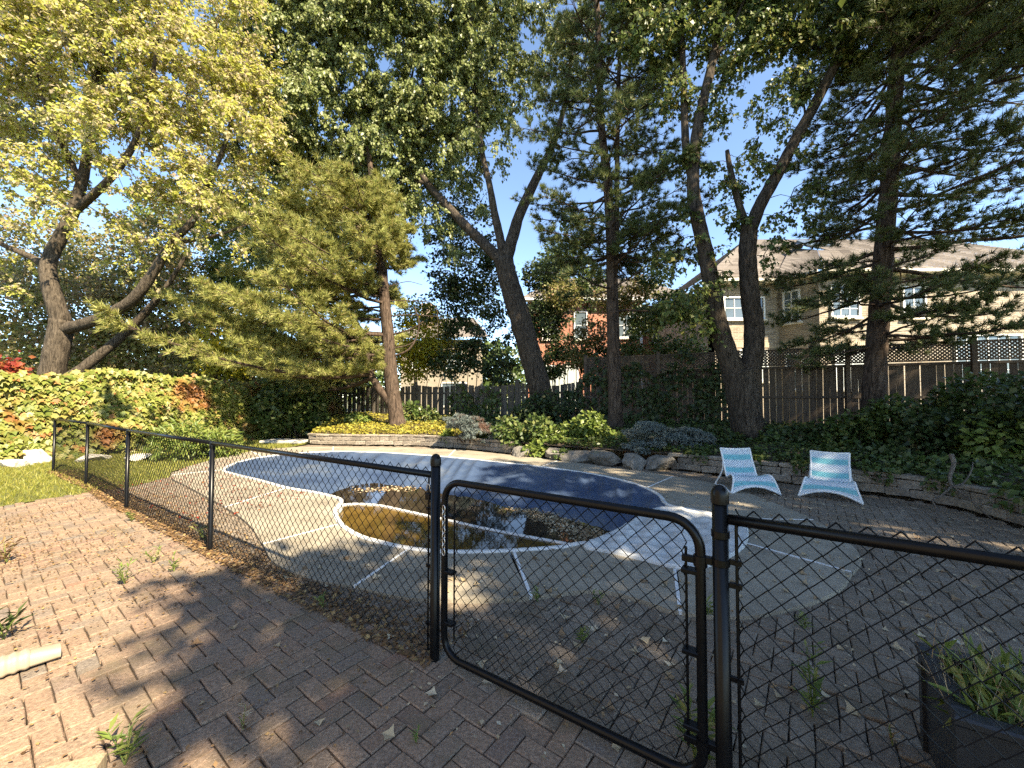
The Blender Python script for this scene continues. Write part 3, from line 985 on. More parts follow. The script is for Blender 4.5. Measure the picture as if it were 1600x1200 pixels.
for k, (px, py, w, h, lab) in enumerate([(822, 716, 0.42, 0.24, 'ivy covered grey boulder at the end of the sunlit block wall'),
                                      (872, 720, 0.44, 0.25, 'low grey boulder beside the ivy, second of the bed edge boulders'),
                                      (910, 724, 0.52, 0.28, 'large pale boulder edging the bed in front of green shrubs'),
                                      (950, 729, 0.52, 0.28, 'pale angular boulder between the large boulder and dwarf spruce'),
                                      (990, 735, 0.38, 0.29, 'upright pale boulder under the brown tipped dwarf spruce'),
                                      (1028, 737, 0.36, 0.27, 'small grey boulder beside the start of the shaded block wall')]):
    p = G(px, py)
    d = np.array(p); d = d / np.linalg.norm(d) * 0.22
    boulder('boulder', (p[0] + d[0], p[1] + d[1], h * 0.45), (w * 0.85, 0.30, h * 0.85), 40 + k, 'boulder_stone', lab, group='boulders edging the bed')
for k, (px, py, w, h, lab) in enumerate([(20, 728, 0.36, 0.12, 'pale limestone block at the left edge below the vines'),
                                         (60, 722, 0.34, 0.24, 'stacked pale limestone block left of the end fence post'),
                                         (148, 719, 0.32, 0.12, 'pale limestone block seen through mesh beside the second post'),
                                         (215, 718, 0.45, 0.10, 'low pale limestone block at the lawn edge under vines')]):
    p = G(px, py)
    boulder('limestone_block', (p[0], p[1], h * 0.5), (w, 0.26, h), 60 + k, 'limestone', lab, 'stone', 'limestone blocks along the vine hedge')

# flat pale slab at the far left of the pool
mb = MB(); p = G(455, 690)
mb.box((p[0], p[1] - 0.3, 0.05), (1.5, 0.7, 0.09), -0.1, 0.012)
o = mb.build('stone_slab', 'limestone'); tag(o, 'flat pale stone slab on the ground left of the sunlit wall', 'slab')

# ------------------------------------------------------------------ black chain link fence and gate
def wire_mesh(p0, p1, z0, z1, w=0.042, r=0.0019, spike=True):
    """interlocked zigzag wires filling the panel between two points"""
    p0, p1 = np.array(p0, float), np.array(p1, float)
    L = np.linalg.norm(p1 - p0); d = (p1 - p0) / L; nrm = np.array((-d[1], d[0]))
    n = int(round(L / w)); w2 = L / n
    h = w
    K = int((z1 - z0) / h)
    ks = np.arange(K + 1)
    mb = MB()
    for i in range(n + 1):
        x = i * w2 + (w2 / 2) * np.where((ks + i) % 2 == 0, 1, -1)
        x = np.clip(x, 0, L)
        z = z0 + ks * h + rng.normal(0, 0.0015, K + 1)
        off = np.where((ks + i) % 2 == 0, 1, -1) * r
        pts = np.stack([p0[0] + d[0] * x + nrm[0] * off, p0[1] + d[1] * x + nrm[1] * off, z], 1)
        mb.tube(pts, r, 4, caps=False)
    return mb

def fence_post(mb_parent, p, h, r, name='post', capr=1.12):
    mb = MB()
    mb.lathe((p[0], p[1], -0.03), [(r, 0), (r, h)], 16)
    po = mb.build(name, 'black_metal', mb_parent, True)
    for pl in po.data.polygons:
        if len(pl.vertices) > 4: pl.use_smooth = False
    mb = MB()
    mb.lathe((p[0], p[1], h - 0.06), [(r * capr, 0), (r * capr, 0.035), (r * 1.0, 0.05), (r * 0.75, 0.063), (r * 0.35, 0.071), (0.001, 0.073)], 16)
    mb.build('post_cap', 'black_metal', po, True)
    return po

RAIL_Z = 1.115
def rail(parent, p, q, z=RAIL_Z, r=0.021, name='top_rail'):
    mb = MB()
    mb.tube([(p[0], p[1], z), (q[0], q[1], z)], r, 12)
    return mb.build(name, 'black_metal', parent, True)

lf = empty('chain_link_fence', (FL[0], FL[1], 0)); 
tag(lf, 'long black chain link fence running left from the gate to the vines', 'fence')
def local(root, objs=None):
    """children were built in world coordinates: keep them where they are"""
    for ch in root.children:
        ch.matrix_parent_inverse = root.matrix_world.inverted()
for i, p in enumerate(fence_posts):
    last = i == len(fence_posts) - 1
    fence_post(lf, p, 1.235 if last else 1.125, 0.030 if last else 0.0235)
for i in range(len(fence_posts) - 1):
    a, b2 = fence_posts[i], fence_posts[i + 1]
    d = unit(b2 - a); nn = np.array((-d[1], d[0])) * (1 if -d[1] * FNOR[0] + d[0] * FNOR[1] > 0 else -1)
    rail(lf, a, b2 - d * (0.03 if i == len(fence_posts) - 2 else 0))
    wire_mesh(a + nn * 0.026, b2 - d * 0.05 + nn * 0.026, 0.02, 1.172, r=0.0029).build('wire_mesh', 'black_wire', lf, False)
# tension bar and ties at the gate post
def tension(parent, p, z0, z1, zs, post_dir):
    mb = MB()
    mb.tube([(p[0], p[1], z0), (p[0], p[1], z1)], 0.006, 6)
    tb = mb.build('tension_bar', 'black_metal', parent)
    for z in zs:
        mb = MB()
        mb.box((p[0] + post_dir[0] * 0.02, p[1] + post_dir[1] * 0.02, z), (0.075, 0.012, 0.022), math.atan2(post_dir[1], post_dir[0]), 0.002)
        mb.tube([(p[0] - FNOR[0] * 0.012, p[1] - FNOR[1] * 0.012, z), (p[0] + FNOR[0] * 0.012, p[1] + FNOR[1] * 0.012, z)], 0.008, 6)
        mb.build('tension_band', 'black_metal', tb)
tension(lf, FL - FDIR * 0.058, 0.04, 1.12, (0.2, 0.55, 0.9), FDIR)
# padlock
pp = FL - FDIR * 0.05 - FNOR * 0.012
pl = empty('padlock', (pp[0], pp[1], 0.98)); tag(pl, 'small black padlock hanging beside the left gate post', 'padlock')
mb = MB(); mb.box((0, 0, 0), (0.036, 0.02, 0.045), math.atan2(FDIR[1], FDIR[0]), 0.004); mb.build('lock_body', 'black_metal', pl)
mb = MB(); a = np.linspace(0, math.pi, 9)
mb.tube([(-0.012 * FDIR[0], -0.012 * FDIR[1], 0.02)] + [(-0.012 * math.cos(t) * FDIR[0], -0.012 * math.cos(t) * FDIR[1], 0.065 + 0.012 * math.sin(t)) for t in a] + [(0.012 * FDIR[0], 0.012 * FDIR[1], 0.02)], 0.0038, 6)
mb.build('shackle', 'steel', pl, True)

rf = empty('chain_link_fence', (FRp[0], FRp[1], 0))
tag(rf, 'near black chain link fence section right of the gate post', 'fence')
fence_post(rf, FRp, 1.235, 0.030)
END = FRp + FDIR * 2.9
fence_post(rf, END, 1.125, 0.0235)
rail(rf, FRp + FDIR * 0.03, END)
wire_mesh(FRp + FDIR * 0.052 + FNOR * 0.024, END + FNOR * 0.024, 0.02, 1.165, r=0.0029).build('wire_mesh', 'black_wire', rf)
tension(rf, FRp + FDIR * 0.056, 0.03, 1.13, (0.12, 0.50, 0.86, 0.95), -FDIR)
for z in (1.04, 0.93):
    mb = MB(); mb.lathe((FRp[0], FRp[1], z), [(0.0335, 0), (0.0335, 0.026), (0.0001, 0.026)], 16); mb.build('band', 'black_metal', rf)

gate = empty('gate', (FL[0], FL[1], 0)); tag(gate, 'black tubular garden gate filled with chain link mesh, closed', 'gate')
GL = FL + FDIR * 0.078; GRt = FRp - FDIR * 0.075
gL = np.linalg.norm(GRt - GL)
def gp(u, z): 
    p = GL + FDIR * u
    return (p[0], p[1], z)
z0, z1, rc_ = 0.055, 1.09, 0.12
pts = []
for cx, cz, a0 in ((gL - rc_, z1 - rc_, 0), (rc_, z1 - rc_, 90), (rc_, z0 + rc_, 180), (gL - rc_, z0 + rc_, 270)):
    for k in range(9):
        a = R(a0 + k * 90 / 8)
        pts.append(gp(cx + rc_ * math.cos(a), cz + rc_ * math.sin(a)))
mb = MB(); mb.tube(pts, 0.0205, 12, closed=True); mb.build('gate_frame', 'black_metal', gate, True)
wire_mesh(GL + FDIR * 0.06 + FNOR * 0.018, GRt - FDIR * 0.055 + FNOR * 0.018, z0 + 0.02, z1 - 0.0, 0.038, 0.0028).build('wire_mesh', 'black_wire', gate)
for u in (0.062, gL - 0.058):
    mb = MB(); p = gp(u, 0)
    mb.tube([(p[0] + FNOR[0] * 0.018, p[1] + FNOR[1] * 0.018, z0 + 0.1), (p[0] + FNOR[0] * 0.018, p[1] + FNOR[1] * 0.018, z1 - 0.12)], 0.0055, 6)
    mb.build('tension_bar', 'black_metal', gate)
    for z in (0.25, 0.55, 0.88):
        mb = MB(); uu = 0.03 if u < 0.5 else gL - 0.03
        q = gp(uu, z); mb.box((q[0] + FNOR[0] * 0.006, q[1] + FNOR[1] * 0.006, z), (0.085, 0.046, 0.02), math.atan2(FDIR[1], FDIR[0]), 0.004)
        mb.build('tension_band', 'black_metal', gate)
for z in (0.93, 0.2):
    mb = MB()
    q = gp(gL, z); mb.lathe((q[0], q[1], z - 0.022), [(0.0265, 0), (0.0265, 0.044), (0.0001, 0.044)], 14)
    q2 = gp(gL + 0.035, z); mb.box((q2[0], q2[1], z + 0.008), (0.05, 0.026, 0.03), math.atan2(FDIR[1], FDIR[0]), 0.003)
    q3 = gp(gL - 0.045, z); mb.box((q3[0], q3[1], z), (0.05, 0.02, 0.028), math.atan2(FDIR[1], FDIR[0]), 0.003)
    q4 = gp(gL + 0.056, z + 0.03); mb.box((q4[0], q4[1], z + 0.03), (0.02, 0.022, 0.045), math.atan2(FDIR[1], FDIR[0]), 0.003)
    mb.build('hinge', 'black_metal', gate)
# latch chain
ch = empty('latch_chain', gp(0.02, 0.7)); tag(ch, 'galvanised link chain hanging on the gate frame by the left post', 'chain')
for k in range(9):
    mb = MB()
    zc = 0.93 - k * 0.032
    t = np.linspace(0, 2 * math.pi, 15)[:-1]
    base = np.array(gp(0.018, zc)) - np.array((FNOR[0], FNOR[1], 0)) * 0.028
    ax = np.array((FDIR[0], FDIR[1], 0)) if k % 2 == 0 else np.array((FNOR[0], FNOR[1], 0))
    mb.tube([base + ax * 0.010 * math.cos(a) + np.array((0, 0, 0.021 * math.sin(a))) for a in t], 0.0034, 6, closed=True)
    mb.build('chain_link', 'steel', ch, True)
bpy.context.view_layer.update()
for root in (lf, rf, gate, ch):
    local(root)
for o in list(COL.objects):
    if o.name.startswith(('tension_band', 'post_cap')) and o.parent:
        pass

# ------------------------------------------------------------------ back fences
FD = unit(np.array((1.0, -0.5))); FNB = np.array((-0.447, -0.894))    # along / towards the camera
def fpt(x): return np.array((x, FENCE_Y(x)))
board = {}
def board_mesh(h, w, mat, key, seed=0):
    k = (round(h, 2), w, mat, key)
    if k not in board:
        mb = MB()
        V = [(-w / 2, -0.009, 0), (w / 2, -0.009, 0), (w / 2, 0.009, 0), (-w / 2, 0.009, 0)]
        ear = 0.02 if mat == 'picket_wood' else 0.0
        zs = [h - ear, h]
        for z, ww in ((h - ear - 0.001, w), (h, w - 2 * ear)):
            V += [(-ww / 2, -0.009, z), (ww / 2, -0.009, z), (ww / 2, 0.009, z), (-ww / 2, 0.009, z)]
        Fs = [(3, 2, 1, 0), (8, 9, 10, 11)]
        for q in range(2):
            for i in range(4):
                j = (i + 1) % 4
                Fs.append((q * 4 + i, q * 4 + j, q * 4 + 4 + j, q * 4 + 4 + i))
        board[k] = mesh_np('fence_board', V, Fs, mat)
    return board[k]
ang = math.atan2(FD[1], FD[0])
# tall lattice topped fence (right)
tf_ = empty('lattice_fence', (2.6, FENCE_Y(2.6), 0)); tag(tf_, 'tall brown board fence topped with lattice along the right side', 'fence')
X0, X1 = 2.6, 13.6
zb, zt, zl = 0.62, 2.46, 2.94
step = 0.153 * FD[0]
x = X0 + 0.08
k = 0
while x < X1:
    o = bpy.data.objects.new('fence_board', board_mesh(zt - zb, 0.137 + 0.004 * (k % 3), 'fence_wood', 0)); COL.objects.link(o); o.parent = tf_
    p = fpt(x); o.location = (p[0] - 2.6, p[1] - FENCE_Y(2.6), zb + random.uniform(-0.01, 0.01)); o.rotation_euler = (0, random.gauss(0, 0.004), ang)
    x += step + random.uniform(-0.004, 0.006); k += 1
posts_x = [2.6 + i * 2.15 for i in range(6)]
def rootloc(V): return (V[0] - 2.6, V[1] - FENCE_Y(2.6), V[2])
for x in posts_x:
    p = fpt(x) + FNB * 0.045
    mb = MB(); mb.box(rootloc((p[0], p[1], 1.5)), (0.095, 0.095, 3.04), ang, 0.006); po = mb.build('post', 'fence_wood', tf_)
    mb = MB(); mb.box(rootloc((p[0], p[1], 3.04)), (0.13, 0.13, 0.03), ang, 0.006); mb.build('post_cap', 'fence_wood', po)
for i in range(len(posts_x) - 1):
    a, b2 = fpt(posts_x[i]), fpt(posts_x[i + 1])
    c = (a + b2) / 2; L = np.linalg.norm(b2 - a) - 0.1
    for z, hh, off in ((zt - 0.03, 0.07, 0.03), ((zb + zt) / 2 + 0.05, 0.07, 0.03), (zb + 0.08, 0.08, 0.03), (zl + 0.012, 0.035, 0.02), (zt + 0.045, 0.03, 0.02)):
        p = c + FNB * off
        mb = MB(); mb.box(rootloc((p[0], p[1], z)), (L, 0.036, hh), ang, 0.004); mb.build('rail', 'fence_wood', tf_)
    mb = MB()
    w, lo, hi = 0.035, zt + 0.06, zl - 0.004
    H = hi - lo
    for sgn_ in (1, -1):
        u = -H
        while u < L:
            u0, u1 = u, u + H
            t0 = max(0, -u0 / H); t1 = min(1, (L - u0) / H)
            if t1 > t0:
                A = (u0 + H * t0, lo + H * t0) if sgn_ > 0 else (u0 + H * t0, hi - H * t0)
                B = (u0 + H * t1, lo + H * t1) if sgn_ > 0 else (u0 + H * t1, hi - H * t1)
                mid = ((A[0] + B[0]) / 2 - L / 2, (A[1] + B[1]) / 2); ln = math.hypot(B[0] - A[0], B[1] - A[1])
                p = c + FD * mid[0] + FNB * (0.012 if sgn_ > 0 else 0.020)
                mb.box(rootloc((p[0], p[1], mid[1])), (ln, 0.007, w), ang, 0, ry=-sgn_ * math.pi / 4)
            u += 0.086
    mb.build('lattice_panel', 'fence_wood', tf_)
# picket fence (left, lower)
pf = empty('picket_fence', (-8.6, FENCE_Y(-8.6), 0)); tag(pf, 'weathered grey picket fence with scalloped tops behind the pool', 'fence')
x = -8.55; k = 0
while x < 2.5:
    ph = ((x + 8.6) / 2.2) % 1.0
    h = 1.50 - 0.13 * math.sin(math.pi * ph) + 0.02
    h = round(h * 50) / 50
    o = bpy.data.objects.new('picket', board_mesh(h, 0.125, 'picket_wood', 1)); COL.objects.link(o); o.parent = pf
    p = fpt(x) + FNB * (0.02 if k % 2 == 0 else -0.02)
    o.location = (p[0] + 8.6, p[1] - FENCE_Y(-8.6), 0.62 + random.uniform(-0.015, 0.015)); o.rotation_euler = (0, random.gauss(0, 0.006), ang)
    x += 0.128 + random.uniform(0, 0.012); k += 1
for i in range(6):
    x = -8.6 + i * 2.2
    p = fpt(x)
    mb = MB(); mb.box((p[0] + 8.6, p[1] - FENCE_Y(-8.6), 1.1), (0.09, 0.09, 2.3), ang, 0.006); mb.build('post', 'picket_wood', pf)
    if i < 5:
        c = (fpt(x) + fpt(x + 2.2)) / 2
        for z in (0.85, 1.75):
            mb = MB(); mb.box((c[0] + 8.6, c[1] - FENCE_Y(-8.6), z), (2.36, 0.02, 0.08), ang, 0.003); mb.build('rail', 'picket_wood', pf)
# ------------------------------------------------------------------ houses beyond the fence
def wall_quad(name, a, b2, z0, z1, mat, parent):
    """vertical wall from ground point a to b2 with brick UVs in metres, 0.2 m thick"""
    a, b2 = np.array(a, float), np.array(b2, float)
    L = np.linalg.norm(b2 - a); d = (b2 - a) / L; n = np.array((-d[1], d[0])) * 0.2     # back side
    V = [(*a, z0), (*b2, z0), (*b2, z1), (*a, z1), (*(a + n), z0), (*(b2 + n), z0), (*(b2 + n), z1), (*(a + n), z1)]
    Fs = [(0, 1, 2, 3), (5, 4, 7, 6), (4, 0, 3, 7), (1, 5, 6, 2), (3, 2, 6, 7), (4, 5, 1, 0)]
    me = mesh_np(name, V, Fs, mat)
    uv = me.uv_layers.new(name='UVMap')
    cs = {0: (0, z0), 1: (L, z0), 2: (L, z1), 3: (0, z1), 4: (0, z0), 5: (L, z0), 6: (L, z1), 7: (0, z1)}
    for p in me.polygons:
        for li in p.loop_indices:
            uv.data[li].uv = cs[me.loops[li].vertex_index]
    return link(name, me, parent)

def window(parent, a, b2, u0, u1, z0, z1, nx=2, nz=3, blind=False, frame=0.07):
    """window proud of the wall a-b2, u along the wall in metres: frame, sill, panes split by bars"""
    a, b2 = np.array(a, float), np.array(b2, float)
    d = unit(b2 - a); n = np.array((d[1], -d[0])); rz = math.atan2(d[1], d[0])
    def pt(u, off): p = a + d * u + n * off; return p
    mb = MB()
    w, h = u1 - u0, z1 - z0
    for uu, zz, sw, sh in (((u0 + u1) / 2, z1 - frame / 2, w, frame), ((u0 + u1) / 2, z0 + frame / 2, w, frame), (u0 + frame / 2, (z0 + z1) / 2, frame, h - 2 * frame - 0.004), (u1 - frame / 2, (z0 + z1) / 2, frame, h - 2 * frame - 0.004)):
        p = pt(uu, 0.03); mb.box((p[0], p[1], zz), (sw, 0.12, sh), rz)
    win = mb.build('window', 'white_paint', parent)
    iw, ih = w - 2 * frame, h - 2 * frame
    mb = MB()
    p = pt((u0 + u1) / 2, 0.02); mb.box((p[0], p[1], (z0 + z1) / 2), (iw, 0.02, ih), rz)
    mb.build('pane', 'blind' if blind else 'window_glass', win)
    mb = MB()
    for i in range(1, nx):
        p = pt(u0 + frame + iw * i / nx, 0.035); mb.box((p[0], p[1], (z0 + z1) / 2), (0.035 if i * 2 != nx else 0.06, 0.03, ih), rz)
    for k in range(1, nz):
        p = pt((u0 + u1) / 2, 0.037); mb.box((p[0], p[1], z0 + frame + ih * k / nz), (iw, 0.026, 0.03), rz)
    if mb.n: mb.build('glazing_bars', 'white_paint', win)
    mb = MB(); p = pt((u0 + u1) / 2, 0.06); mb.box((p[0], p[1], z0 - 0.04), (w + 0.14, 0.16, 0.08), rz)
    mb.build('sill', 'trim_cream', win)
    return win

def soldier(parent, a, b2, u0, u1, z0, h=0.22):
    a, b2 = np.array(a, float), np.array(b2, float)
    d = unit(b2 - a); n = np.array((d[1], -d[0])); rz = math.atan2(d[1], d[0])
    u = u0
    mb = MB()
    while u < u1:
        p = a + d * (u + 0.04) + n * 0.012; mb.box((p[0], p[1], z0 + h / 2), (0.07, 0.03, h), rz); u += 0.083
    o = mb.build('brick_header', 'soldier_brick', parent); return o

def roof_face(parent, pts, name='roof'):
    """shingle courses as stepped strips over one roof slope: pts = eave a, eave b, top b, top a"""
    A, B, C, D = [np.array(p, float) for p in pts]
    n = unit(np.cross(B - A, D - A)); 
    if n[2] < 0: n = -n
    rows = max(3, int(np.linalg.norm((C + D) / 2 - (A + B) / 2) / 0.22))
    V = []; Fs = []
    for r_ in range(rows):
        t0, t1 = r_ / rows, (r_ + 1.25) / rows
        t1 = min(t1, 1.0)
        l0, r0 = A * (1 - t0) + D * t0, B * (1 - t0) + C * t0
        l1, r1 = A * (1 - t1) + D * t1, B * (1 - t1) + C * t1
        L = np.linalg.norm(r0 - l0)
        nt_ = max(1, int(L / 0.5))
        for q in range(nt_):
            s0, s1 = q / nt_, (q + 1) / nt_
            k = len(V)
            up0 = n * (0.035 + 0.006 * ((q * 7 + r_ * 3) % 3)); up1 = n * 0.004
            V += [l0 * (1 - s0) + r0 * s0 + up0, l0 * (1 - s1) + r0 * s1 + up0, l1 * (1 - s1) + r1 * s1 + up1, l1 * (1 - s0) + r1 * s0 + up1,
                  l0 * (1 - s0) + r0 * s0, l0 * (1 - s1) + r0 * s1]
            Fs += [(k, k + 1, k + 2, k + 3), (k + 4, k + 5, k + 1, k)]
    return link(name, mesh_np(name, V, Fs, 'shingle'), parent)

bh = empty('brick_house', (0, 0, 0)); tag(bh, 'beige brick two-storey house with grey shingle roof behind the lattice fence', 'house')
a0, a1 = (9.1, 18.2), (12.25, 18.2)       # recessed wall
b0, b1 = (12.2, 18.32), (13.05, 16.8)     # angled bay face
c0, c1 = (13.05, 16.8), (15.6, 16.8)      # bay front
d0, d1 = (15.6, 16.85), (27.0, 16.85)     # long wall to the right
zt_h = 6.75
for p, q in ((a0, a1), (b0, b1), (c0, c1), (d0, d1)):
    wall_quad('brick_wall', p, q, -0.05, zt_h, 'beige_brick', bh)
wall_quad('brick_wall', (9.1, 27.0), (9.1, 18.2), -0.05, zt_h, 'beige_brick', bh)
window(bh, a0, a1, 0.6, 2.5, 5.15, 6.2, 4, 2)
window(bh, a0, a1, 1.3, 2.6, 2.3, 3.75, 2, 3, True); soldier(bh, a0, a1, 1.1, 2.8, 3.86)
window(bh, b0, b1, 0.35, 1.05, 4.9, 6.35, 2, 4)
window(bh, b0, b1, 0.40, 1.10, 1.9, 3.55, 1, 2); soldier(bh, b0, b1, 0.15, 1.3, 3.66)
window(bh, c0, c1, 0.45, 1.7, 4.95, 6.35, 3, 4)
window(bh, c0, c1, 0.55, 2.1, 1.9, 3.6, 2, 2, True); soldier(bh, c0, c1, 0.4, 2.3, 3.72)
window(bh, d0, d1, 3.15, 6.0, 2.2, 4.25, 6, 4); soldier(bh, d0, d1, 2.9, 6.3, 4.36)
window(bh, d0, d1, 1.0, 2.0, 4.95, 6.3, 2, 3)
window(bh, d0, d1, 8.0, 10.0, 4.95, 6.3, 3, 3)
# soffit and gutter
for p, q in ((a0, a1), (b0, b1), (c0, c1), (d0, d1)):
    p, q = np.array(p), np.array(q); d = unit(q - p); n = np.array((d[1], -d[0])); L = np.linalg.norm(q - p)
    c = (p + q) / 2 + n * 0.2
    mb = MB(); mb.box((c[0], c[1], zt_h + 0.06), (L + 0.3, 0.55, 0.1), math.atan2(d[1], d[0]), 0.01); mb.box((c[0] + n[0] * 0.3, c[1] + n[1] * 0.3, zt_h + 0.10), (L + 0.36, 0.09, 0.14), math.atan2(d[1], d[0]), 0.02)
    mb.build('gutter', 'trim_cream', bh)
ez = zt_h + 0.16
roof_face(bh, [(8.6, 17.7, ez), (12.6, 17.7, ez), (16.6, 22.5, 10.6), (13.4, 22.5, 10.6)])
roof_face(bh, [(8.6, 27.5, ez), (8.6, 17.7, ez), (13.4, 22.5, 10.6), (13.4, 22.6, 10.6)])
roof_face(bh, [(11.8, 17.7, ez), (12.9, 16.3, ez), (15.2, 19.6, 8.9), (14.6, 20.6, 9.4)])
roof_face(bh, [(12.9, 16.3, ez), (15.8, 16.3, ez), (17.2, 19.6, 8.9), (15.2, 19.6, 8.9)])
roof_face(bh, [(15.6, 16.35, ez), (27.5, 16.35, ez), (24.0, 22.5, 10.6), (15.6, 22.5, 10.6)])
mb = MB(); mb.lathe((13.35, 22.0, 10.2), [(0.12, 0), (0.12, 0.35), (0.26, 0.38), (0.28, 0.52), (0.2, 0.62), (0.01, 0.66)], 14); mb.build('roof_vent', 'black_metal', bh, True)
mb = MB(); mb.box((15.3, 19.9, 9.35), (1.3, 0.9, 0.12), 0, 0.02, rx=0.62); mb.build('skylight', 'window_glass', bh)
mb = MB(); mb.box((14.4, 19.9, 9.25), (0.4, 0.4, 0.2), 0, 0.02, rx=0.62); mb.build('roof_box', 'black_metal', bh)

rh = empty('brick_house', (0, 0, 0)); tag(rh, 'red brick house with white window trim seen between the centre trunks', 'house')
r0, r1 = (1.0, 25.0), (8.1, 25.0)
wall_quad('brick_wall', r0, r1, -0.05, 7.6, 'red_brick', rh)
wall_quad('brick_wall', (8.12, 25.1), (11.6, 25.6), -0.05, 7.4, 'red_brick', rh)
window(rh, r0, r1, 2.9, 3.75, 5.2, 7.0, 1, 2); window(rh, r0, r1, 5.6, 6.9, 5.3, 6.9, 3, 2); window(rh, r0, r1, 0.9, 1.9, 5.2, 6.8, 2, 2)
window(rh, r0, r1, 0.7, 3.2, 0.9, 3.6, 2, 1, True, 0.14)
window(rh, (8.12, 25.1), (11.6, 25.6), 0.8, 2.2, 5.0, 6.6, 2, 3)
mb = MB(); mb.box((8.1, 24.86, 3.7), (0.14, 0.14, 7.5), 0, 0.01); mb.build('downpipe', 'white_paint', rh)
roof_face(rh, [(0.5, 24.5, 7.7), (12.2, 24.7, 7.7), (9.2, 30, 10.6), (3.6, 30, 10.6)])
mb = MB(); mb.box((4.3, 24.7, 7.66), (7.8, 0.6, 0.16), 0, 0.01); mb.build('gutter', 'white_paint', rh)

ph_ = empty('pale_house', (0, 0, 0)); tag(ph_, 'pale distant house partly hidden by the yellow tree', 'house')
s0, s1 = (-9.5, 34.0), (-2.5, 33.0)
wall_quad('house_wall', s0, s1, -0.05, 6.4, 'pale_stucco', ph_)
window(ph_, s0, s1, 1.0, 2.4, 3.9, 5.4, 2, 2); window(ph_, s0, s1, 4.0, 5.4, 3.9, 5.4, 2, 2); window(ph_, s0, s1, 3.6, 5.8, 0.8, 2.8, 2, 1)
roof_face(ph_, [(-10.2, 33.4, 6.5), (-1.9, 32.4, 6.5), (-3.6, 37, 9.0), (-8, 37.6, 9.0)])
mb = MB(); mb.box((-7.6, 35.5, 7.8), (0.9, 0.9, 4.2), 0.1, 0.02); mb.build('chimney', 'red_brick', ph_)
uvl = None

# ------------------------------------------------------------------ trees
def smooth_path(pts, n=5):
    return np.array(catmull(pts, n))

def grow(limbs, clumps, r_end=0.006, r_k=0.0085, bow=0.12, start_z=None):
    """twigs from the limbs to each leaf clump, every twig rooted on the nearest wood already there"""
    nodes = []
    for L in limbs:
        nodes.append(L)
    nodes = np.concatenate(nodes)
    if start_z is not None:
        k_ = nodes[:, 2] > start_z
        if k_.sum() > 3: nodes = nodes[k_]
    mb = MB()
    d0 = np.array([np.min(np.sum((nodes - c) ** 2, 1)) for c in clumps])
    for i in np.argsort(d0):
        c = clumps[i]
        dv = c - nodes
        dist = np.sqrt((dv ** 2).sum(1)) + np.where(dv[:, 2] < 0, -dv[:, 2] * 0.8, 0)
        j = int(np.argmin(dist))
        a = nodes[j]; L = np.linalg.norm(c - a)
        if L < 0.05: continue
        m1 = a * 0.67 + c * 0.33 + rng.normal(0, 0.05 * L, 3) + np.array((0, 0, bow * L))
        m2 = a * 0.33 + c * 0.67 + rng.normal(0, 0.05 * L, 3) + np.array((0, 0, bow * L * 0.8))
        pts = np.array([a, m1, m2, c])
        r0 = min(0.06, r_k * L + r_end)
        mb.tube(pts, np.linspace(r0, r_end, 4), 4, caps=False)
        nodes = np.concatenate([nodes, pts[1:]])
    return mb

def leaves_at(clumps, per, spread, droop=0.6, nsp=6):
    """sprays: fine twigs leave each clump point and carry the leaves along their length"""
    C = np.array(clumps); nc = len(C)
    cen = C.mean(0)
    d = rng.normal(size=(nc, nsp, 3)); d += unit(C - cen)[:, None] * 0.6
    d[..., 2] = d[..., 2] * 0.6 - droop * 0.55
    d = unit(d)
    L = rng.uniform(0.55, 1.25, (nc, nsp)) * spread
    k = max(1, per // nsp)
    u = rng.uniform(0.15, 1.08, (nc, nsp, k))
    pos = C[:, None, None] + d[:, :, None] * (u * L[..., None])[..., None]
    pos[..., 2] -= 0.22 * droop * (u ** 2) * L[..., None]
    pos += rng.normal(size=pos.shape) * 0.045
    fwd = unit(d[:, :, None] + rng.normal(size=pos.shape) * 0.75); fwd[..., 2] -= droop
    nor = rng.normal(size=pos.shape) * 0.75; nor[..., 2] += 0.5; nor += np.array(SUNV) * 0.9
    tw = MB()
    for i in range(nc):
        for j in range(nsp):
            e = C[i] + d[i, j] * L[i, j]; e = e - np.array((0, 0, 0.22 * droop * L[i, j]))
            m_ = C[i] + d[i, j] * L[i, j] * 0.5
            tw.tube([C[i], m_, e], (0.007, 0.005, 0.003), 3, caps=False)
    return pos.reshape(-1, 3), unit(fwd).reshape(-1, 3), nor.reshape(-1, 3), tw

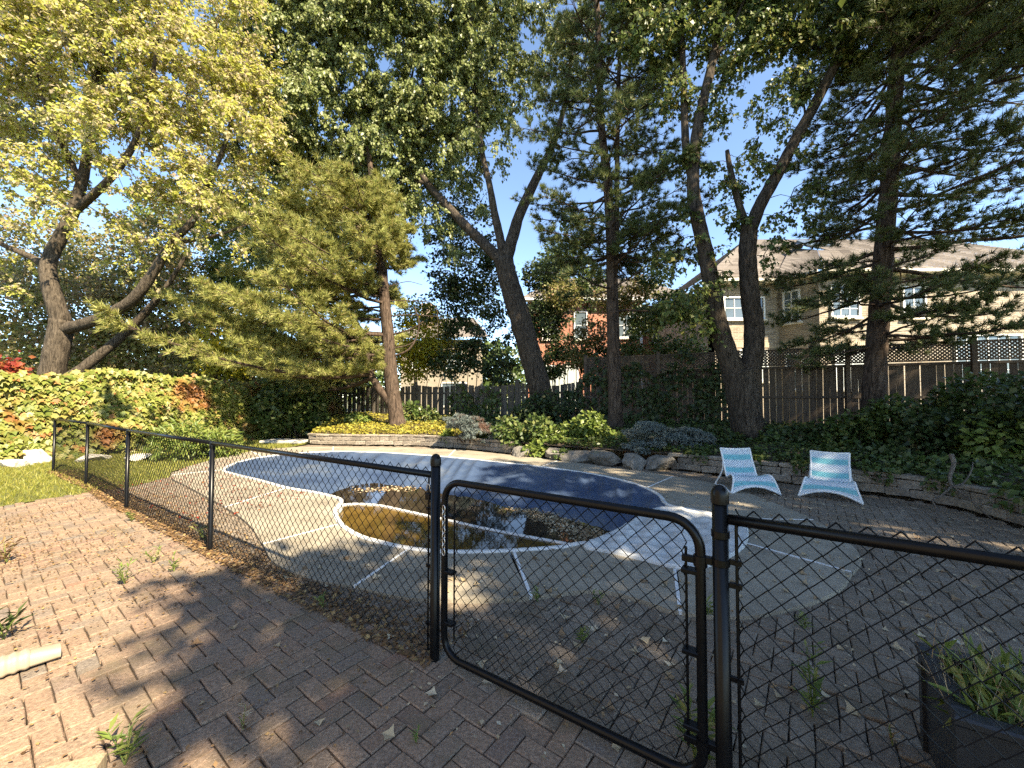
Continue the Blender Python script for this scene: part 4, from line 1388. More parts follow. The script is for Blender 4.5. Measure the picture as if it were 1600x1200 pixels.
def broadleaf(name, label, trunkpaths, blobs, nclump, per, leaf, size, mat, bark, spread=0.6, droop=0.6, group='trees', shell=0.45, start_z=None, cat='tree', loc=None, bow=0.12):
    base = trunkpaths[0][0][0]
    root = empty(name, tuple(base)); tag(root, label, cat, group)
    off = -np.array(base)
    limbs = []
    mb0 = MB(); mbl = MB()
    for k, (pts, r0, r1) in enumerate(trunkpaths):
        sp = smooth_path(pts, 6)
        rr = np.linspace(r0, r1, len(sp))
        if k == 0:
            rr[:4] *= np.array((1.45, 1.22, 1.1, 1.04))
        (mb0 if k == 0 else mbl).tube(sp + off, rr, 14 if k == 0 else 10, wob=0.05)
        limbs.append(sp)
    mb0.build('trunk', bark, root, True)
    vol = np.array([b[1][0] * b[1][1] * b[1][2] * (b[2] if len(b) > 2 else 1) for b in blobs]); cnt = np.maximum(1, (vol / vol.sum() * nclump).astype(int))
    clumps = np.concatenate([ell_points(b[0], b[1], c, shell) for b, c in zip(blobs, cnt)])
    tw = grow(limbs, clumps, start_z=start_z, bow=bow)
    if mbl.n:
        mbl.build('limbs', bark, root, True)
    pos, fwd, nor, sp_ = leaves_at(clumps, per, spread, droop)
    n0 = tw.n
    tw.f.extend([tuple(i + n0 for i in f) for f in sp_.f]); tw.v.extend(sp_.v); tw.n += sp_.n
    tw.v = [v + off for v in tw.v]
    o = tw.build('twigs', bark, root, True); o['kind'] = 'stuff'
    sc = rng.uniform(0.5, 1.35, len(pos)) * size
    o = link('crown', scatter('crown', *leaf, pos + off, fwd, nor, sc, mat), root); o['kind'] = 'stuff'
    return root, clumps

def pine(name, label, trunkpts, r0, r1, zlo, zhi, L_of, mat, group='pines along the back fence', whorl=5, dz=0.42, tsize=0.13, asym=None, extra_trunks=(), curve=0.25, seed=1, dens=1.0, skip=None, cat='pine tree', ustart=0.28):
    rr = np.random.default_rng(seed)
    sp = smooth_path(trunkpts, 8)
    base = sp[0]; off = -base
    root = empty(name, tuple(base)); tag(root, label, cat, group)
    mb = MB(); rads = np.linspace(r0, r1, len(sp)); rads[:3] *= np.array((1.3, 1.12, 1.04))
    mb.tube(sp + off, rads, 12, wob=0.06); mb.build('trunk', 'bark_pine', root, True)
    allp = [sp]
    for pts, q0, q1 in extra_trunks:
        s2 = smooth_path(pts, 8); mb = MB(); mb.tube(s2 + off, np.linspace(q0, q1, len(s2)), 10, wob=0.05); mb.build('side_trunk', 'bark_pine', root, True); allp.append(s2)
    mb = MB()
    tp, td = [], []
    z = zlo
    while z < zhi:
        path = allp[rr.integers(len(allp))] if len(allp) > 1 else sp
        if z > path[-1][2]: path = sp
        p = np.array([np.interp(z, path[:, 2], path[:, k]) for k in range(3)])
        a0 = rr.uniform(0, 2 * math.pi)
        for w in range(whorl):
            a = a0 + w * 2 * math.pi / whorl + rr.normal(0, 0.25)
            L = L_of((z - zlo) / (zhi - zlo)) * rr.uniform(0.5, 1.15)
            zj = float(np.clip(z + rr.normal(0, dz * 0.6), path[0][2] + 0.8, path[-1][2])); p = np.array([np.interp(zj, path[:, 2], path[:, k]) for k in range(3)]); slope = rr.normal(0, 0.13)
            d = np.array((math.cos(a), math.sin(a), 0))
            if asym is not None: L *= max(0.25, 1 + asym[2] * (d[0] * asym[0] + d[1] * asym[1]))
            if skip is not None and skip(p + d * L * 0.7): continue
            n = 7
            t = np.linspace(0, 1, n)
            pts = p + d * (t * L)[:, None] + np.array((0, 0, 1)) * (((slope - 0.10) * L * t + curve * L * t ** 2.2) + rr.normal(0, 0.02, n))[:, None]
            side = np.array((-d[1], d[0], 0))
            pts += side * (np.cumsum(rr.normal(0, 0.05 * L / n * 3, n)))[:, None] * 0.5
            mb.tube(pts + off, np.linspace(0.012 + 0.011 * L, 0.006, n), 5, caps=False)
            nb = int((4 + L * 4.2) * dens)
            for b_ in range(nb):
                u = rr.uniform(ustart, 1.0)
                q = np.array([np.interp(u, t, pts[:, k]) for k in range(3)])
                sgn_ = rr.choice((-1, 1))
                ll = (0.22 + 0.36 * L * (1 - u * 0.75) * rr.uniform(0.5, 1)) 
                dd = unit(d * rr.uniform(0.5, 1.0) + side * sgn_ * rr.uniform(0.4, 1.0) + np.array((0, 0, rr.uniform(-0.1, 0.5))))
                e = q + dd * ll
                md = (q + e) / 2 - np.array((0, 0, 0.04 * ll))
                mb.tube(np.array([q, md, e]) + off, (0.009, 0.007, 0.005), 3, caps=False)
                nt_ = 2 + int(ll * 5)
                for k in range(nt_):
                    f = 1 - 0.75 * k / nt_
                    pt = q * (1 - f) + e * f + rr.normal(0, 0.035, 3)
                    tp.append(pt); td.append(unit(dd + rr.normal(0, 0.35, 3) + np.array((0, 0, 0.35))))
            for k in range(3):
                tp.append(pts[-1] + rr.normal(0, 0.04, 3)); td.append(unit(d + rr.normal(0, 0.4, 3) + np.array((0, 0, 0.4))))
        z += dz * rr.uniform(0.7, 1.3)
    o = mb.build('branches', 'bark_pine', root, True); o['kind'] = 'stuff'
    tp = np.array(tp); td = np.array(td)
    nor = rr.normal(size=tp.shape)
    o = link('crown', scatter('crown', *TUFT, tp + off, td, nor, rr.uniform(0.75, 1.25, len(tp)) * tsize, mat), root); o['kind'] = 'stuff'
    return root, len(tp)

def bush(name, label, blobs, n, leaf, size, mat, cat='shrub', group=None, shell=0.35, core=None, droop=0.3, base=None, stems=8, bark='bark_maple', clump=0):
    """shrub: stems from the base, leaves through the volume of its lobes"""
    c0 = np.array(blobs[0][0], float)
    bz = base if base is not None else min(b[0][2] - b[1][2] for b in blobs)
    root = empty(name, (c0[0], c0[1], bz)); tag(root, label, cat, group)
    off = -np.array((c0[0], c0[1], bz))
    vol = np.array([np.prod(b[1]) ** 0.8 for b in blobs]); cnt = np.maximum(20, (vol / vol.sum() * n).astype(int))
    P_, D_ = [], []
    for b, c in zip(blobs, cnt):
        if clump:
            cc = ell_points(b[0], b[1], max(3, c // clump), shell)
            q = np.repeat(cc, clump, 0); q = q + rng.normal(size=q.shape) * np.array((0.16, 0.16, 0.10)) * (0.62 * np.mean(b[1]) + 0.45)
        else:
            q = ell_points(b[0], b[1], c, shell)
        P_.append(q); D_.append(unit(q - np.array(b[0])))
    pos = np.concatenate(P_); out = np.concatenate(D_)
    keep = pos[:, 2] > bz
    pos, out = pos[keep], out[keep]
    fwd = unit(out * 0.6 + rng.normal(size=pos.shape) * 0.6 - np.array((0, 0, droop)))
    nor = out * 0.4 + rng.normal(size=pos.shape) * 0.55 + np.array((0, 0, 0.3)) + np.array(SUNV) * 0.6
    o = link('foliage', scatter('foliage', *leaf, pos + off, fwd, nor, rng.uniform(0.65, 1.3, len(pos)) * size, mat), root); o['kind'] = 'stuff'
    mb = MB()
    for k in range(stems):
        b = blobs[k % len(blobs)]
        e = ell_points(b[0], np.array(b[1]) * 0.8, 1, 0.2)[0]
        s = np.array((c0[0] + rng.normal(0, 0.12), c0[1] + rng.normal(0, 0.12), bz))
        s[:2] = s[:2] * 0.6 + e[:2] * 0.4
        mdl = s * 0.5 + e * 0.5 + rng.normal(0, 0.06, 3)
        mb.tube(np.array([s, mdl, e]) + off, (0.022, 0.014, 0.006), 4, caps=False)
    mb.build('stems', bark, root, True)
    return root

# 1 yellow maple behind the vine hedge
D1 = 12.6
q = lambda x, y, d=D1: P(x, y, d)
def blob(x, y, d, rx, ry=None, rz=None, w=1.0):
    return (P(x, y, d), (rx, ry or rx * 0.85, rz or rx * 0.8), w)
tr = [([q(72, 640), q(80, 590), q(92, 530), q(97, 500)], 0.33, 0.28),
      ([q(97, 505), q(84, 465, 12.5), q(75, 425, 12.5), q(82, 395), q(110, 340), q(128, 285), q(140, 215, 12.8), q(150, 120, 13), q(158, 20, 13.2), q(165, -80, 13.2)], 0.25, 0.05),
      ([q(97, 515), q(150, 500, 12.4), q(205, 470, 12.2), q(240, 425, 12.1), q(268, 380, 12.0), q(305, 340, 12.0), q(318, 300, 11.9), q(350, 230, 11.8), q(370, 150, 11.8)], 0.19, 0.04),
      ([q(78, 420), q(45, 400, 12.6), q(0, 380, 12.6), q(-60, 340, 12.8)], 0.13, 0.04),
      ([q(128, 290), q(90, 210, 12.4), q(60, 130, 12.3), q(40, 40, 12.3)], 0.11, 0.03),
      ([q(112, 335), q(180, 270, 12.0), q(220, 200, 11.8), q(240, 110, 11.6), q(250, 20, 11.5)], 0.12, 0.03),
      ([q(268, 380, 12.0), q(330, 370, 11.8), q(390, 350, 11.7)], 0.07, 0.02),
      ([q(140, 215, 12.8), q(200, 130, 13), q(290, 60, 13.2)], 0.08, 0.02),
      ([q(92, 600), q(130, 575, 12.8), q(185, 530, 13), q(235, 480, 13), q(262, 445, 13), q(290, 400, 13.1)], 0.18, 0.05)]
bl = [blob(60, 60, 12.5, 2.6), blob(180, 90, 12.3, 2.7), blob(300, 130, 12, 2.2), blob(360, 220, 11.8, 1.5), blob(240, 220, 12, 2.1), blob(60, 220, 12.5, 2.0),
      blob(130, 330, 12.4, 1.3, w=0.6), blob(330, 320, 11.8, 1.2, w=0.7), blob(20, 310, 12.4, 1.3, w=0.8), blob(120, -60, 12.6, 3.2), blob(270, 10, 12.2, 2.4), blob(-60, 120, 12.8, 2.6),
      blob(360, 60, 12.4, 1.5, w=0.5), blob(300, 400, 12.2, 0.9, w=0.7), blob(390, 290, 11.7, 0.9, w=0.8), blob(190, 390, 12.4, 1.1, w=0.5), blob(30, 420, 12.8, 1.1, w=0.5), blob(390, 400, 12, 0.6, w=0.6), blob(240, 330, 12.2, 1.2, w=0.6)]
broadleaf('maple_tree', 'yellow green maple with forked pale trunk behind the vine hedge', tr, bl, 720, 210, LEAF4, 0.108, 'leaf_yellow_green', 'bark_left', 0.68, 0.35, 'trees behind the hedge', 0.4, start_z=4.0)

# 3 silver maple
D3 = 14.0
q = lambda x, y, d=D3: P(x, y, d)
tr = [([q(850, 668), q(848, 625), q(830, 560), q(812, 495), q(795, 440), q(787, 405)], 0.42, 0.34),
      ([q(788, 412), q(760, 385, 14.2), q(720, 345, 14.5), q(690, 312, 14.8), q(668, 287, 15.0), q(630, 230, 15.2), q(580, 150, 15.4), q(540, 60, 15.4)], 0.22, 0.05),
      ([q(788, 410), q(782, 375), q(772, 330), q(765, 290), q(750, 220, 14.2), q(740, 130, 14.4), q(735, 20, 14.4)], 0.18, 0.05),
      ([q(789, 412), q(800, 375), q(812, 335, 14.1), q(835, 285, 14.1), q(850, 255, 14.2), q(868, 215, 14.3), q(885, 150, 14.4), q(895, 60, 14.5)], 0.24, 0.06),
      ([q(668, 287, 15.0), q(600, 270, 15.2), q(520, 240, 15.4), q(450, 200, 15.5)], 0.08, 0.02),
      ([q(630, 230, 15.2), q(640, 140, 15.1), q(660, 40, 15.0)], 0.07, 0.02),
      ([q(540, 60, 15.4), q(470, 20, 15.5), q(420, -30, 15.5)], 0.05, 0.02)]
bl = [blob(430, 110, 15.4, 1.83), blob(470, 40, 15.5, 1.98), blob(520, 180, 15.5, 2.48), blob(480, 270, 15.6, 1.64, rz=1.89), blob(590, 90, 15.4, 2.69), blob(610, 250, 15.4, 2.08), blob(560, 310, 15.6, 1.38, rz=1.64),
      blob(690, 150, 15.0, 2.19), blob(720, 40, 14.8, 2.24), blob(700, 250, 14.8, 1.35), blob(780, 110, 14.4, 1.59, w=0.8), blob(820, 30, 14.0, 1.60, w=0.8), blob(760, 210, 14.3, 1.15, w=0.7), blob(640, -60, 15.0, 3.46), blob(500, -70, 15.4, 3.18),
      blob(430, 340, 15.6, 0.88, rz=1.13, w=0.6), blob(530, 380, 15.4, 0.73, rz=0.86, w=0.6), blob(650, 330, 15.0, 0.92, w=0.7), blob(850, 170, 14.0, 0.80, w=0.6), blob(830, 240, 14.1, 0.71, w=0.4), blob(400, 220, 15.6, 1.13), blob(600, 370, 15.1, 0.82, w=0.8), blob(690, 330, 14.8, 0.90, w=0.8), blob(740, 300, 14.4, 0.64, w=0.6), blob(410, 30, 15.5, 1.49), blob(650, 200, 15.3, 1.93), blob(440, 400, 15.6, 0.8, rz=1.0, w=0.8), blob(700, 400, 15.4, 0.8, w=0.7), blob(880, 330, 15, 0.6, w=0.6), blob(860, 110, 15, 1.2), blob(900, 40, 15, 1.2), blob(640, 280, 15.4, 1.2), blob(400, 130, 15.4, 1.4)]
broadleaf('silver_maple', 'large silvery green maple leaning behind the middle of the pool', tr, bl, 1450, 220, LEAF4, 0.122, 'leaf_silver', 'bark_maple', 0.62, 1.1, 'trees along the back fence', 0.55, start_z=6.0)

# 5 right maple, forked low
D5 = 9.8
q = lambda x, y, d=D5: P(x, y, d)
tr = [([q(1172, 702), q(1170, 680), q(1163, 640), q(1158, 605), q(1152, 580)], 0.37, 0.36),
      ([q(1150, 590), q(1135, 550), q(1122, 505, 9.75), q(1112, 450, 9.7), q(1104, 400, 9.7), q(1090, 340, 9.7), q(1083, 285, 9.7), q(1090, 200, 9.75), q(1110, 110, 9.8), q(1125, 30, 9.9), q(1135, -60, 10)], 0.26, 0.07),
      ([q(1160, 600), q(1176, 560), q(1178, 515), q(1172, 460, 9.75), q(1168, 400, 9.7), q(1172, 350, 9.7)], 0.25, 0.19),
      ([q(1172, 360, 9.7), q(1188, 320, 9.7), q(1213, 275, 9.65), q(1242, 220, 9.6), q(1280, 150, 9.5), q(1318, 75, 9.4), q(1345, 15, 9.3), q(1375, -60, 9.2)], 0.155, 0.09),
      ([q(1170, 365, 9.7), q(1152, 310, 9.8), q(1140, 260, 9.9), q(1136, 235, 9.9)], 0.10, 0.05),
      ([q(1083, 285, 9.7), q(1072, 230, 9.8), q(1068, 130, 9.9), q(1064, 20, 10), q(1060, -60, 10)], 0.11, 0.05),
      ([q(1120, 90, 9.8), q(1150, 30, 9.7), q(1175, -30, 9.6)], 0.05, 0.02),
      ([q(1258, 180, 9.6), q(1255, 140, 9.6), q(1265, 100, 9.6)], 0.025, 0.01),
      ([q(1345, 15, 9.3), q(1450, 0, 9.1), q(1560, -40, 8.9)], 0.05, 0.02)]
bl = [blob(1090, 40, 9.9, 0.85), blob(1180, 60, 9.7, 0.8), blob(1220, 20, 9.6, 0.9), blob(1150, 110, 9.7, 0.55, w=0.8), blob(1240, 120, 9.6, 0.6), blob(1200, 170, 9.7, 0.45, w=0.8), blob(1170, 240, 9.8, 0.45), blob(1215, 250, 9.7, 0.42, w=0.8),
      blob(1100, 380, 9.6, 0.42, w=0.8), blob(1120, 320, 9.7, 0.35, w=0.7), blob(1255, 320, 9.6, 0.4), blob(1290, 350, 9.6, 0.35, w=0.8), blob(1080, 450, 9.5, 0.5), blob(1040, 480, 9.6, 0.4, w=0.7), blob(1100, 500, 9.6, 0.4),
      blob(1030, 60, 10, 0.9), blob(990, 20, 10.2, 0.8), blob(1310, 40, 9.3, 0.8), blob(1400, 20, 9.1, 1.0), blob(1500, 10, 8.9, 1.1), blob(1580, 40, 8.7, 0.9), blob(1200, -80, 9.8, 1.8), blob(1400, -90, 9.3, 2.0), blob(1050, -80, 10, 1.5), blob(1560, -70, 9, 1.6),
      blob(1190, 400, 9.6, 0.22, w=0.8), blob(1130, 170, 9.8, 0.5), blob(1060, 150, 10, 0.6), blob(1270, 60, 9.5, 0.6), blob(1160, 330, 9.8, 0.4), blob(1110, 250, 9.9, 0.35), blob(1060, 330, 9.8, 0.4, w=0.7), blob(1230, 190, 9.7, 0.4), blob(1340, 90, 9.2, 0.5), blob(1140, 280, 9.9, 0.45), blob(1060, 250, 10, 0.5), blob(1115, 430, 9.8, 0.35), blob(1205, 330, 9.7, 0.35), blob(1050, 400, 10, 0.45), blob(1225, 380, 9.6, 0.3), blob(1270, 270, 9.6, 0.35)]
broadleaf('maple_tree', 'dark trunked maple forked low beside the woven chairs', tr, bl, 1550, 78, LEAFM, 0.108, 'leaf_maple_right', 'bark_maple', 0.40, 0.9, 'trees along the back fence', 0.15, start_z=3.2)

# 4 centre pine (two stems)
q = lambda x, y, d=12.0: P(x, y, d)
pine('pine_tree', 'dark two-stemmed pine in the bed between the maples', [q(962, 672), q(960, 600), q(957, 480), q(955, 380), q(949, 280), q(940, 200), q(935, 60), q(930, -60)], 0.225, 0.07, 4.2, 15.5,
     lambda t: 2.8 * (1 - 0.25 * t) if t > 0.2 else 2.2 + 2 * t, 'needle_dark', extra_trunks=[([q(958, 440), q(963, 380), q(964, 280), q(966, 150), q(970, 20), q(970, -60)], 0.10, 0.04)], seed=3, tsize=0.17, dz=0.40, dens=1.0, curve=0.15)
# 6 right pine
q = lambda x, y, d=9.2: P(x, y, d)
pine('pine_tree', 'tall dark pine on the right in front of the lattice fence', [q(1362, 690), q(1366, 600), q(1374, 480), q(1384, 350), q(1392, 250), q(1400, 120), q(1408, 0), q(1412, -80)], 0.235, 0.11, 2.9, 12.2,
     lambda t: 3.0 - 0.5 * t if t > 0.08 else 2.5 + 5 * t, 'needle_dark', ustart=0.2, seed=8, tsize=0.15, dz=0.33, dens=1.0, curve=0.10, asym=(0.9, 0.2, 0.42))
# 2 left pine, sunlit needles
q = lambda x, y, d=14.6: P(x, y, d)
pine2, _ = pine('pine_tree', 'sunlit olive pine with curved side trunk at the left fence corner', [q(622, 668), q(612, 600), q(606, 520), q(600, 460), q(596, 400), q(590, 330), q(580, 270), q(575, 230)], 0.28, 0.08, 2.3, 9.0,
     lambda t: 4.1 * (1 - 0.42 * t), 'needle_sun', whorl=5, ustart=0.12, seed=5, tsize=0.20, dz=0.26, dens=1.55, curve=0.26, asym=(-1.0, -0.12, 0.62),
     extra_trunks=[([q(618, 640), q(598, 615, 14.5), q(582, 590, 14.45), q(573, 560, 14.45), q(574, 535, 14.45), q(555, 500, 14.4)], 0.16, 0.07)], skip=lambda p: (p[0] > -4.75 and p[2] < 6.2) or (p[0] > -5.6 and p[1] < 14.3 and 3.4 < p[2] < 5.8))

bb = np.array(pine2.location)
for path, ra in (([(604, 560), (640, 545), (655, 510), (648, 480)], 0.045), ([(604, 525), (640, 515), (662, 502)], 0.04), ([(602, 495), (640, 492), (690, 495)], 0.025), ([(602, 470), (640, 470), (680, 478), (684, 530)], 0.02), ([(601, 450), (635, 440), (660, 445)], 0.02), ([(606, 545), (635, 540), (652, 530)], 0.03)):
    mb = MB(); mb.tube(np.array(catmull([P(x, y, 14.58) for x, y in path], 4)) - bb, np.linspace(ra, ra * 0.45, len(path) * 4 - 3), 6, wob=0.08)
    mb.build('dead_branch', 'bark_pine', pine2, True)
# behind the fences
bush('yellow_tree', 'bright yellow small tree beyond the picket fence by the pine', [blob(660, 525, 19, 1.5, rz=1.6), blob(640, 560, 19, 1.4), blob(690, 550, 19, 1.1), blob(650, 490, 19, 0.9)], 8500, LEAF4, 0.14, 'leaf_yellow', 'tree', 'small trees beyond the fence', base=0.3, clump=12)
bush('cedar_tree', 'dark green cedar leaning left of the silver maple trunk', [blob(725, 430, 18, 1.5, rz=1.6), blob(745, 500, 18, 1.3, rz=1.5), blob(700, 480, 18, 1.0, rz=1.4), blob(760, 560, 17.6, 1.1), blob(710, 560, 18, 1.2), blob(700, 370, 18, 1.0), blob(770, 450, 17.6, 0.9, rz=1.3), blob(800, 520, 17.4, 0.7), blob(730, 350, 18, 1.1, rz=1.3), blob(700, 310, 18.5, 0.9, rz=1.2), blob(760, 390, 17.8, 0.8), blob(830, 500, 18, 0.8), blob(790, 580, 17.5, 0.8)], 15000, LEAF4, 0.15, 'leaf_dark', 'tree', 'small trees beyond the fence', base=0.3, clump=40)
bush('leafy_tree', 'dark green tree between the silver maple trunk and the red house', [blob(850, 500, 19, 1.1), blob(880, 540, 19, 0.8), blob(930, 560, 18, 0.9), blob(850, 430, 19, 1.0), blob(915, 470, 19, 0.6)], 7500, LEAF4, 0.15, 'leaf_dark', 'tree', 'small trees beyond the fence', base=0.3, clump=14)
bush('leafy_tree', 'green tree in front of the red house beside the forked maple', [blob(1010, 500, 16, 0.7), blob(1050, 480, 16, 0.9), blob(1040, 540, 15.5, 0.6), blob(1090, 480, 15.5, 0.7), blob(1020, 430, 16, 0.6), blob(985, 540, 16, 0.5), blob(1075, 545, 15, 0.6)], 6500, LEAF4, 0.13, 'leaf_shrub', 'tree', 'small trees beyond the fence', base=0.3, clump=12)
bush('leafy_tree', 'olive green tree close in front of the red house windows', [blob(960, 470, 17, 0.8), blob(925, 520, 17, 0.7), blob(900, 560, 17, 0.6), blob(990, 560, 16.5, 0.6), blob(880, 460, 18, 0.8), blob(1000, 450, 17, 0.7)], 6500, LEAF4, 0.13, 'leaf_olive', 'tree', 'small trees beyond the fence', base=0.3, clump=12)
bush('yellow_shrub', 'bright yellow leafed shrub rising over the vine hedge', [blob(355, 520, 17, 0.95, rz=1.3), blob(345, 560, 17, 1.1), blob(385, 560, 17, 0.9)], 2600, LEAF4, 0.18, 'leaf_yellow', 'shrub', 'shrubs behind the hedge', base=0.2, clump=12)
bush('red_shrub', 'deep red leafed shrub behind the hedge at the left edge', [blob(20, 585, 13.4, 0.45), blob(-10, 575, 13.4, 0.6), blob(40, 600, 13.4, 0.3)], 800, LEAF4, 0.16, 'leaf_red', 'shrub', 'shrubs behind the hedge', base=0.2, clump=10)
bush('olive_tree_mass', 'olive brown tree behind the forked maple trunk', [blob(120, 480, 19, 3.2, rz=2.6), blob(10, 470, 19, 2.6), blob(220, 520, 19, 2.6), blob(60, 560, 18, 2.2)], 19000, LEAF4, 0.17, 'leaf_olive', 'tree', 'trees behind the hedge', base=0.2, clump=45, stems=22)
bush('leafy_tree', 'olive tree behind the vine hedge between maple and pine', [blob(270, 470, 19, 2.6, rz=3.0), blob(200, 540, 19, 2.2), blob(310, 560, 18, 1.9), blob(250, 400, 20, 2.0, rz=2.4), blob(400, 560, 18.5, 1.6), blob(300, 600, 17.5, 1.6)], 18000, LEAF4, 0.17, 'leaf_olive', 'tree', 'trees behind the hedge', base=0.2, clump=45, stems=14)
bush('evergreen_tree', 'dark evergreen behind the sunlit pine', [blob(440, 470, 24, 3.0, rz=3.6), blob(520, 400, 24, 2.6, rz=3.4), blob(420, 330, 25, 2.6, rz=3.2), blob(500, 540, 23, 2.4), blob(560, 300, 24, 2.2, rz=2.6), blob(460, 590, 22, 2.0)], 14000, LEAF4, 0.22, 'leaf_shrub', 'tree', 'trees behind the hedge', base=0.2, clump=40, stems=14)
bush('leafy_tree', 'tall green tree far behind the yellow maple', [blob(330, 300, 27, 3.5, rz=4), blob(200, 400, 27, 3.5), blob(60, 400, 27, 4), blob(400, 180, 27, 3)], 14000, LEAF4, 0.24, 'leaf_olive', 'tree', 'trees behind the hedge', base=0.2, clump=45, stems=14)

bush('leafy_tree', 'green tree filling the gap between yellow maple and sunlit pine', [blob(400, 430, 20, 1.9, rz=2.2), blob(360, 350, 21, 1.7, rz=2.0), blob(450, 380, 21, 1.6, rz=2.0), blob(420, 530, 19.5, 1.5), blob(330, 440, 20, 1.6), blob(250, 330, 22, 1.6)], 16000, LEAF4, 0.17, 'leaf_bright', 'tree', 'trees behind the hedge', base=0.2, clump=40, stems=16)
bush('leafy_tree', 'dark green tree closing the gap right of the silver maple trunk', [blob(880, 420, 20, 1.3, rz=1.6), blob(860, 480, 20, 1.2), blob(1000, 500, 18, 0.9), blob(920, 440, 20, 0.9), blob(860, 570, 19, 1.0)], 9000, LEAF4, 0.15, 'leaf_shrub', 'tree', 'small trees beyond the fence', base=0.2, clump=35, stems=10)
# row of trees closing the view at the far end of the neighbours' gardens
for k, (px, d, rx, mat, lab) in enumerate([(-150, 40, 5, 'leaf_olive', 'distant olive tree at the far left above the hedge'), (20, 44, 5, 'leaf_shrub', 'distant green tree behind the red shrub'),
        (160, 42, 4.6, 'leaf_olive', 'distant olive tree behind the forked maple trunk'), (300, 46, 5, 'leaf_shrub', 'distant green tree behind the yellow shrub'), (430, 44, 4.6, 'leaf_olive', 'distant olive tree behind the sunlit pine'),
        (560, 48, 4.4, 'leaf_shrub', 'distant green tree left of the curved pine trunk'), (780, 46, 3.2, 'leaf_shrub', 'distant green tree behind the silver maple trunk'), (1085, 40, 3.0, 'leaf_olive', 'distant olive tree between red and beige houses')]):
    c = P(px, 560, d)
    bush('distant_tree', lab, [((c[0], c[1], 4.2), (rx, rx * 0.7, 3.6), 1), ((c[0] + rx * 0.5, c[1], 3.0), (rx * 0.7, rx * 0.6, 2.8), 1), ((c[0] - rx * 0.4, c[1] + 1, 6.2), (rx * 0.6, rx * 0.5, 2.4), 1)], 2600, LEAF4, 0.6, mat, 'tree', 'distant trees', base=0.0, clump=12, stems=8)

# ------------------------------------------------------------------ vine covered hedge
HA, HB = np.array((-14.4, 4.4)), np.array((-8.35, 18.9))
hd = unit(HB - HA); hn = np.array((hd[1], -hd[0]))      # towards the yard
HL = np.linalg.norm(HB - HA)
hedge = empty('vine_hedge', (HA[0], HA[1], 0)); tag(hedge, 'tall wall of green and orange vine leaves along the left boundary', 'hedge')
hoff = -np.array((HA[0], HA[1], 0))
def hedge_bulge(u, z):
    return 0.30 + 0.14 * np.sin(u * 1.3 + 0.6) * np.sin(z * 1.9 + u * 0.4) + 0.10 * np.sin(u * 3.1) * np.cos(z * 3.3 + 1) + 0.16 * np.clip(1 - z / 2.0, 0, 1)
def hedge_top(u):
    return 2.0 + 0.12 * np.sin(u * 0.9 + 1) + 0.07 * np.sin(u * 2.7) + 0.03 * u * 0.6
# dark backing sheet added inside the hedge, in place of its shaded depth
mb = MB()
nu = 60
V = []; Fs = []
for i in range(nu):
    u = HL * i / (nu - 1)
    for z in (0.0, 0.5, 1.0, 1.5, float(hedge_top(u)) - 0.12):
        p = HA + hd * u + hn * (float(hedge_bulge(u, z)) - 0.22)
        V.append((p[0], p[1], z))
    p = HA + hd * u - hn * 0.15; V.append((p[0], p[1], float(hedge_top(u)) - 0.14)); V.append((p[0], p[1], 0.0))
for i in range(nu - 1):
    for k in range(6):
        a = i * 7 + k
        Fs.append((a, a + 7, a + 8, a + 1))
V = np.array(V) + hoff
link('dark_backing', mesh_np('dark_backing', V, Fs, 'soil', True), hedge)
nh = 15000
u = rng.uniform(0.5, HL, nh); zmax = hedge_top(u); z = rng.uniform(0.0, 1.0, nh) ** 0.92 * zmax
depth = -np.abs(rng.normal(0, 0.10, nh)) + 0.05
dd = hedge_bulge(u, z) + depth
topm = rng.uniform(0, 1, nh) < 0.14
z = np.where(topm, zmax + rng.normal(0, 0.06, nh), z); dd = np.where(topm, rng.uniform(-0.2, 0.35, nh), dd)
pos = np.stack([HA[0] + hd[0] * u + hn[0] * dd, HA[1] + hd[1] * u + hn[1] * dd, z], 1)
nor = np.stack([np.full(nh, hn[0]), np.full(nh, hn[1]), np.full(nh, 0.75)], 1) + rng.normal(0, 0.32, (nh, 3))
fwd = np.stack([hn[0] * 0.35 + rng.normal(0, 0.4, nh), hn[1] * 0.35 + rng.normal(0, 0.4, nh), -1.0 + rng.normal(0, 0.3, nh)], 1)
sc = rng.uniform(0.10, 0.185, nh)
# the 300 leaves that show largest are pieces of their own
vis = (pos[:, 0] / pos[:, 1] > -1.27) & (depth > 0.0) & ~topm
score = np.where(vis, sc / np.linalg.norm(pos, axis=1), 0)
big = np.argsort(-score)[:300]
msk = np.ones(nh, bool); msk[big] = False
o = link('foliage', scatter('foliage', *LEAFV, pos[msk] + hoff, fwd[msk], nor[msk], sc[msk], 'leaf_vine'), hedge); o['kind'] = 'stuff'
lm = scatter('leaf', *LEAFV, np.zeros((1, 3)), [(0, 1, 0)], [(0, 0, 1)], [1.0], 'leaf_vine')
for i in big:
    o = bpy.data.objects.new('leaf', lm); COL.objects.link(o); o.parent = hedge
    f = unit(fwd[i]); s = unit(np.cross(f, nor[i])); n_ = np.cross(s, f)
    M = Matrix(((s[0], f[0], n_[0]), (s[1], f[1], n_[1]), (s[2], f[2], n_[2])))
    o.rotation_euler = M.to_euler(); o.scale = (sc[i],) * 3; o.location = tuple(pos[i] + hoff)
# loose weedy shrub inside the fence by the hedge
p = G(262, 722); bush('weedy_shrub', 'loose green weedy shrub on the lawn in front of the vine hedge', [((p[0], p[1] + 0.4, 0.45), (0.75, 0.6, 0.5), 1), ((p[0] + 0.6, p[1] + 0.8, 0.35), (0.6, 0.5, 0.4), 1)], 1500, LANCE, 0.20, 'leaf_bright', 'shrub', base=0.0)
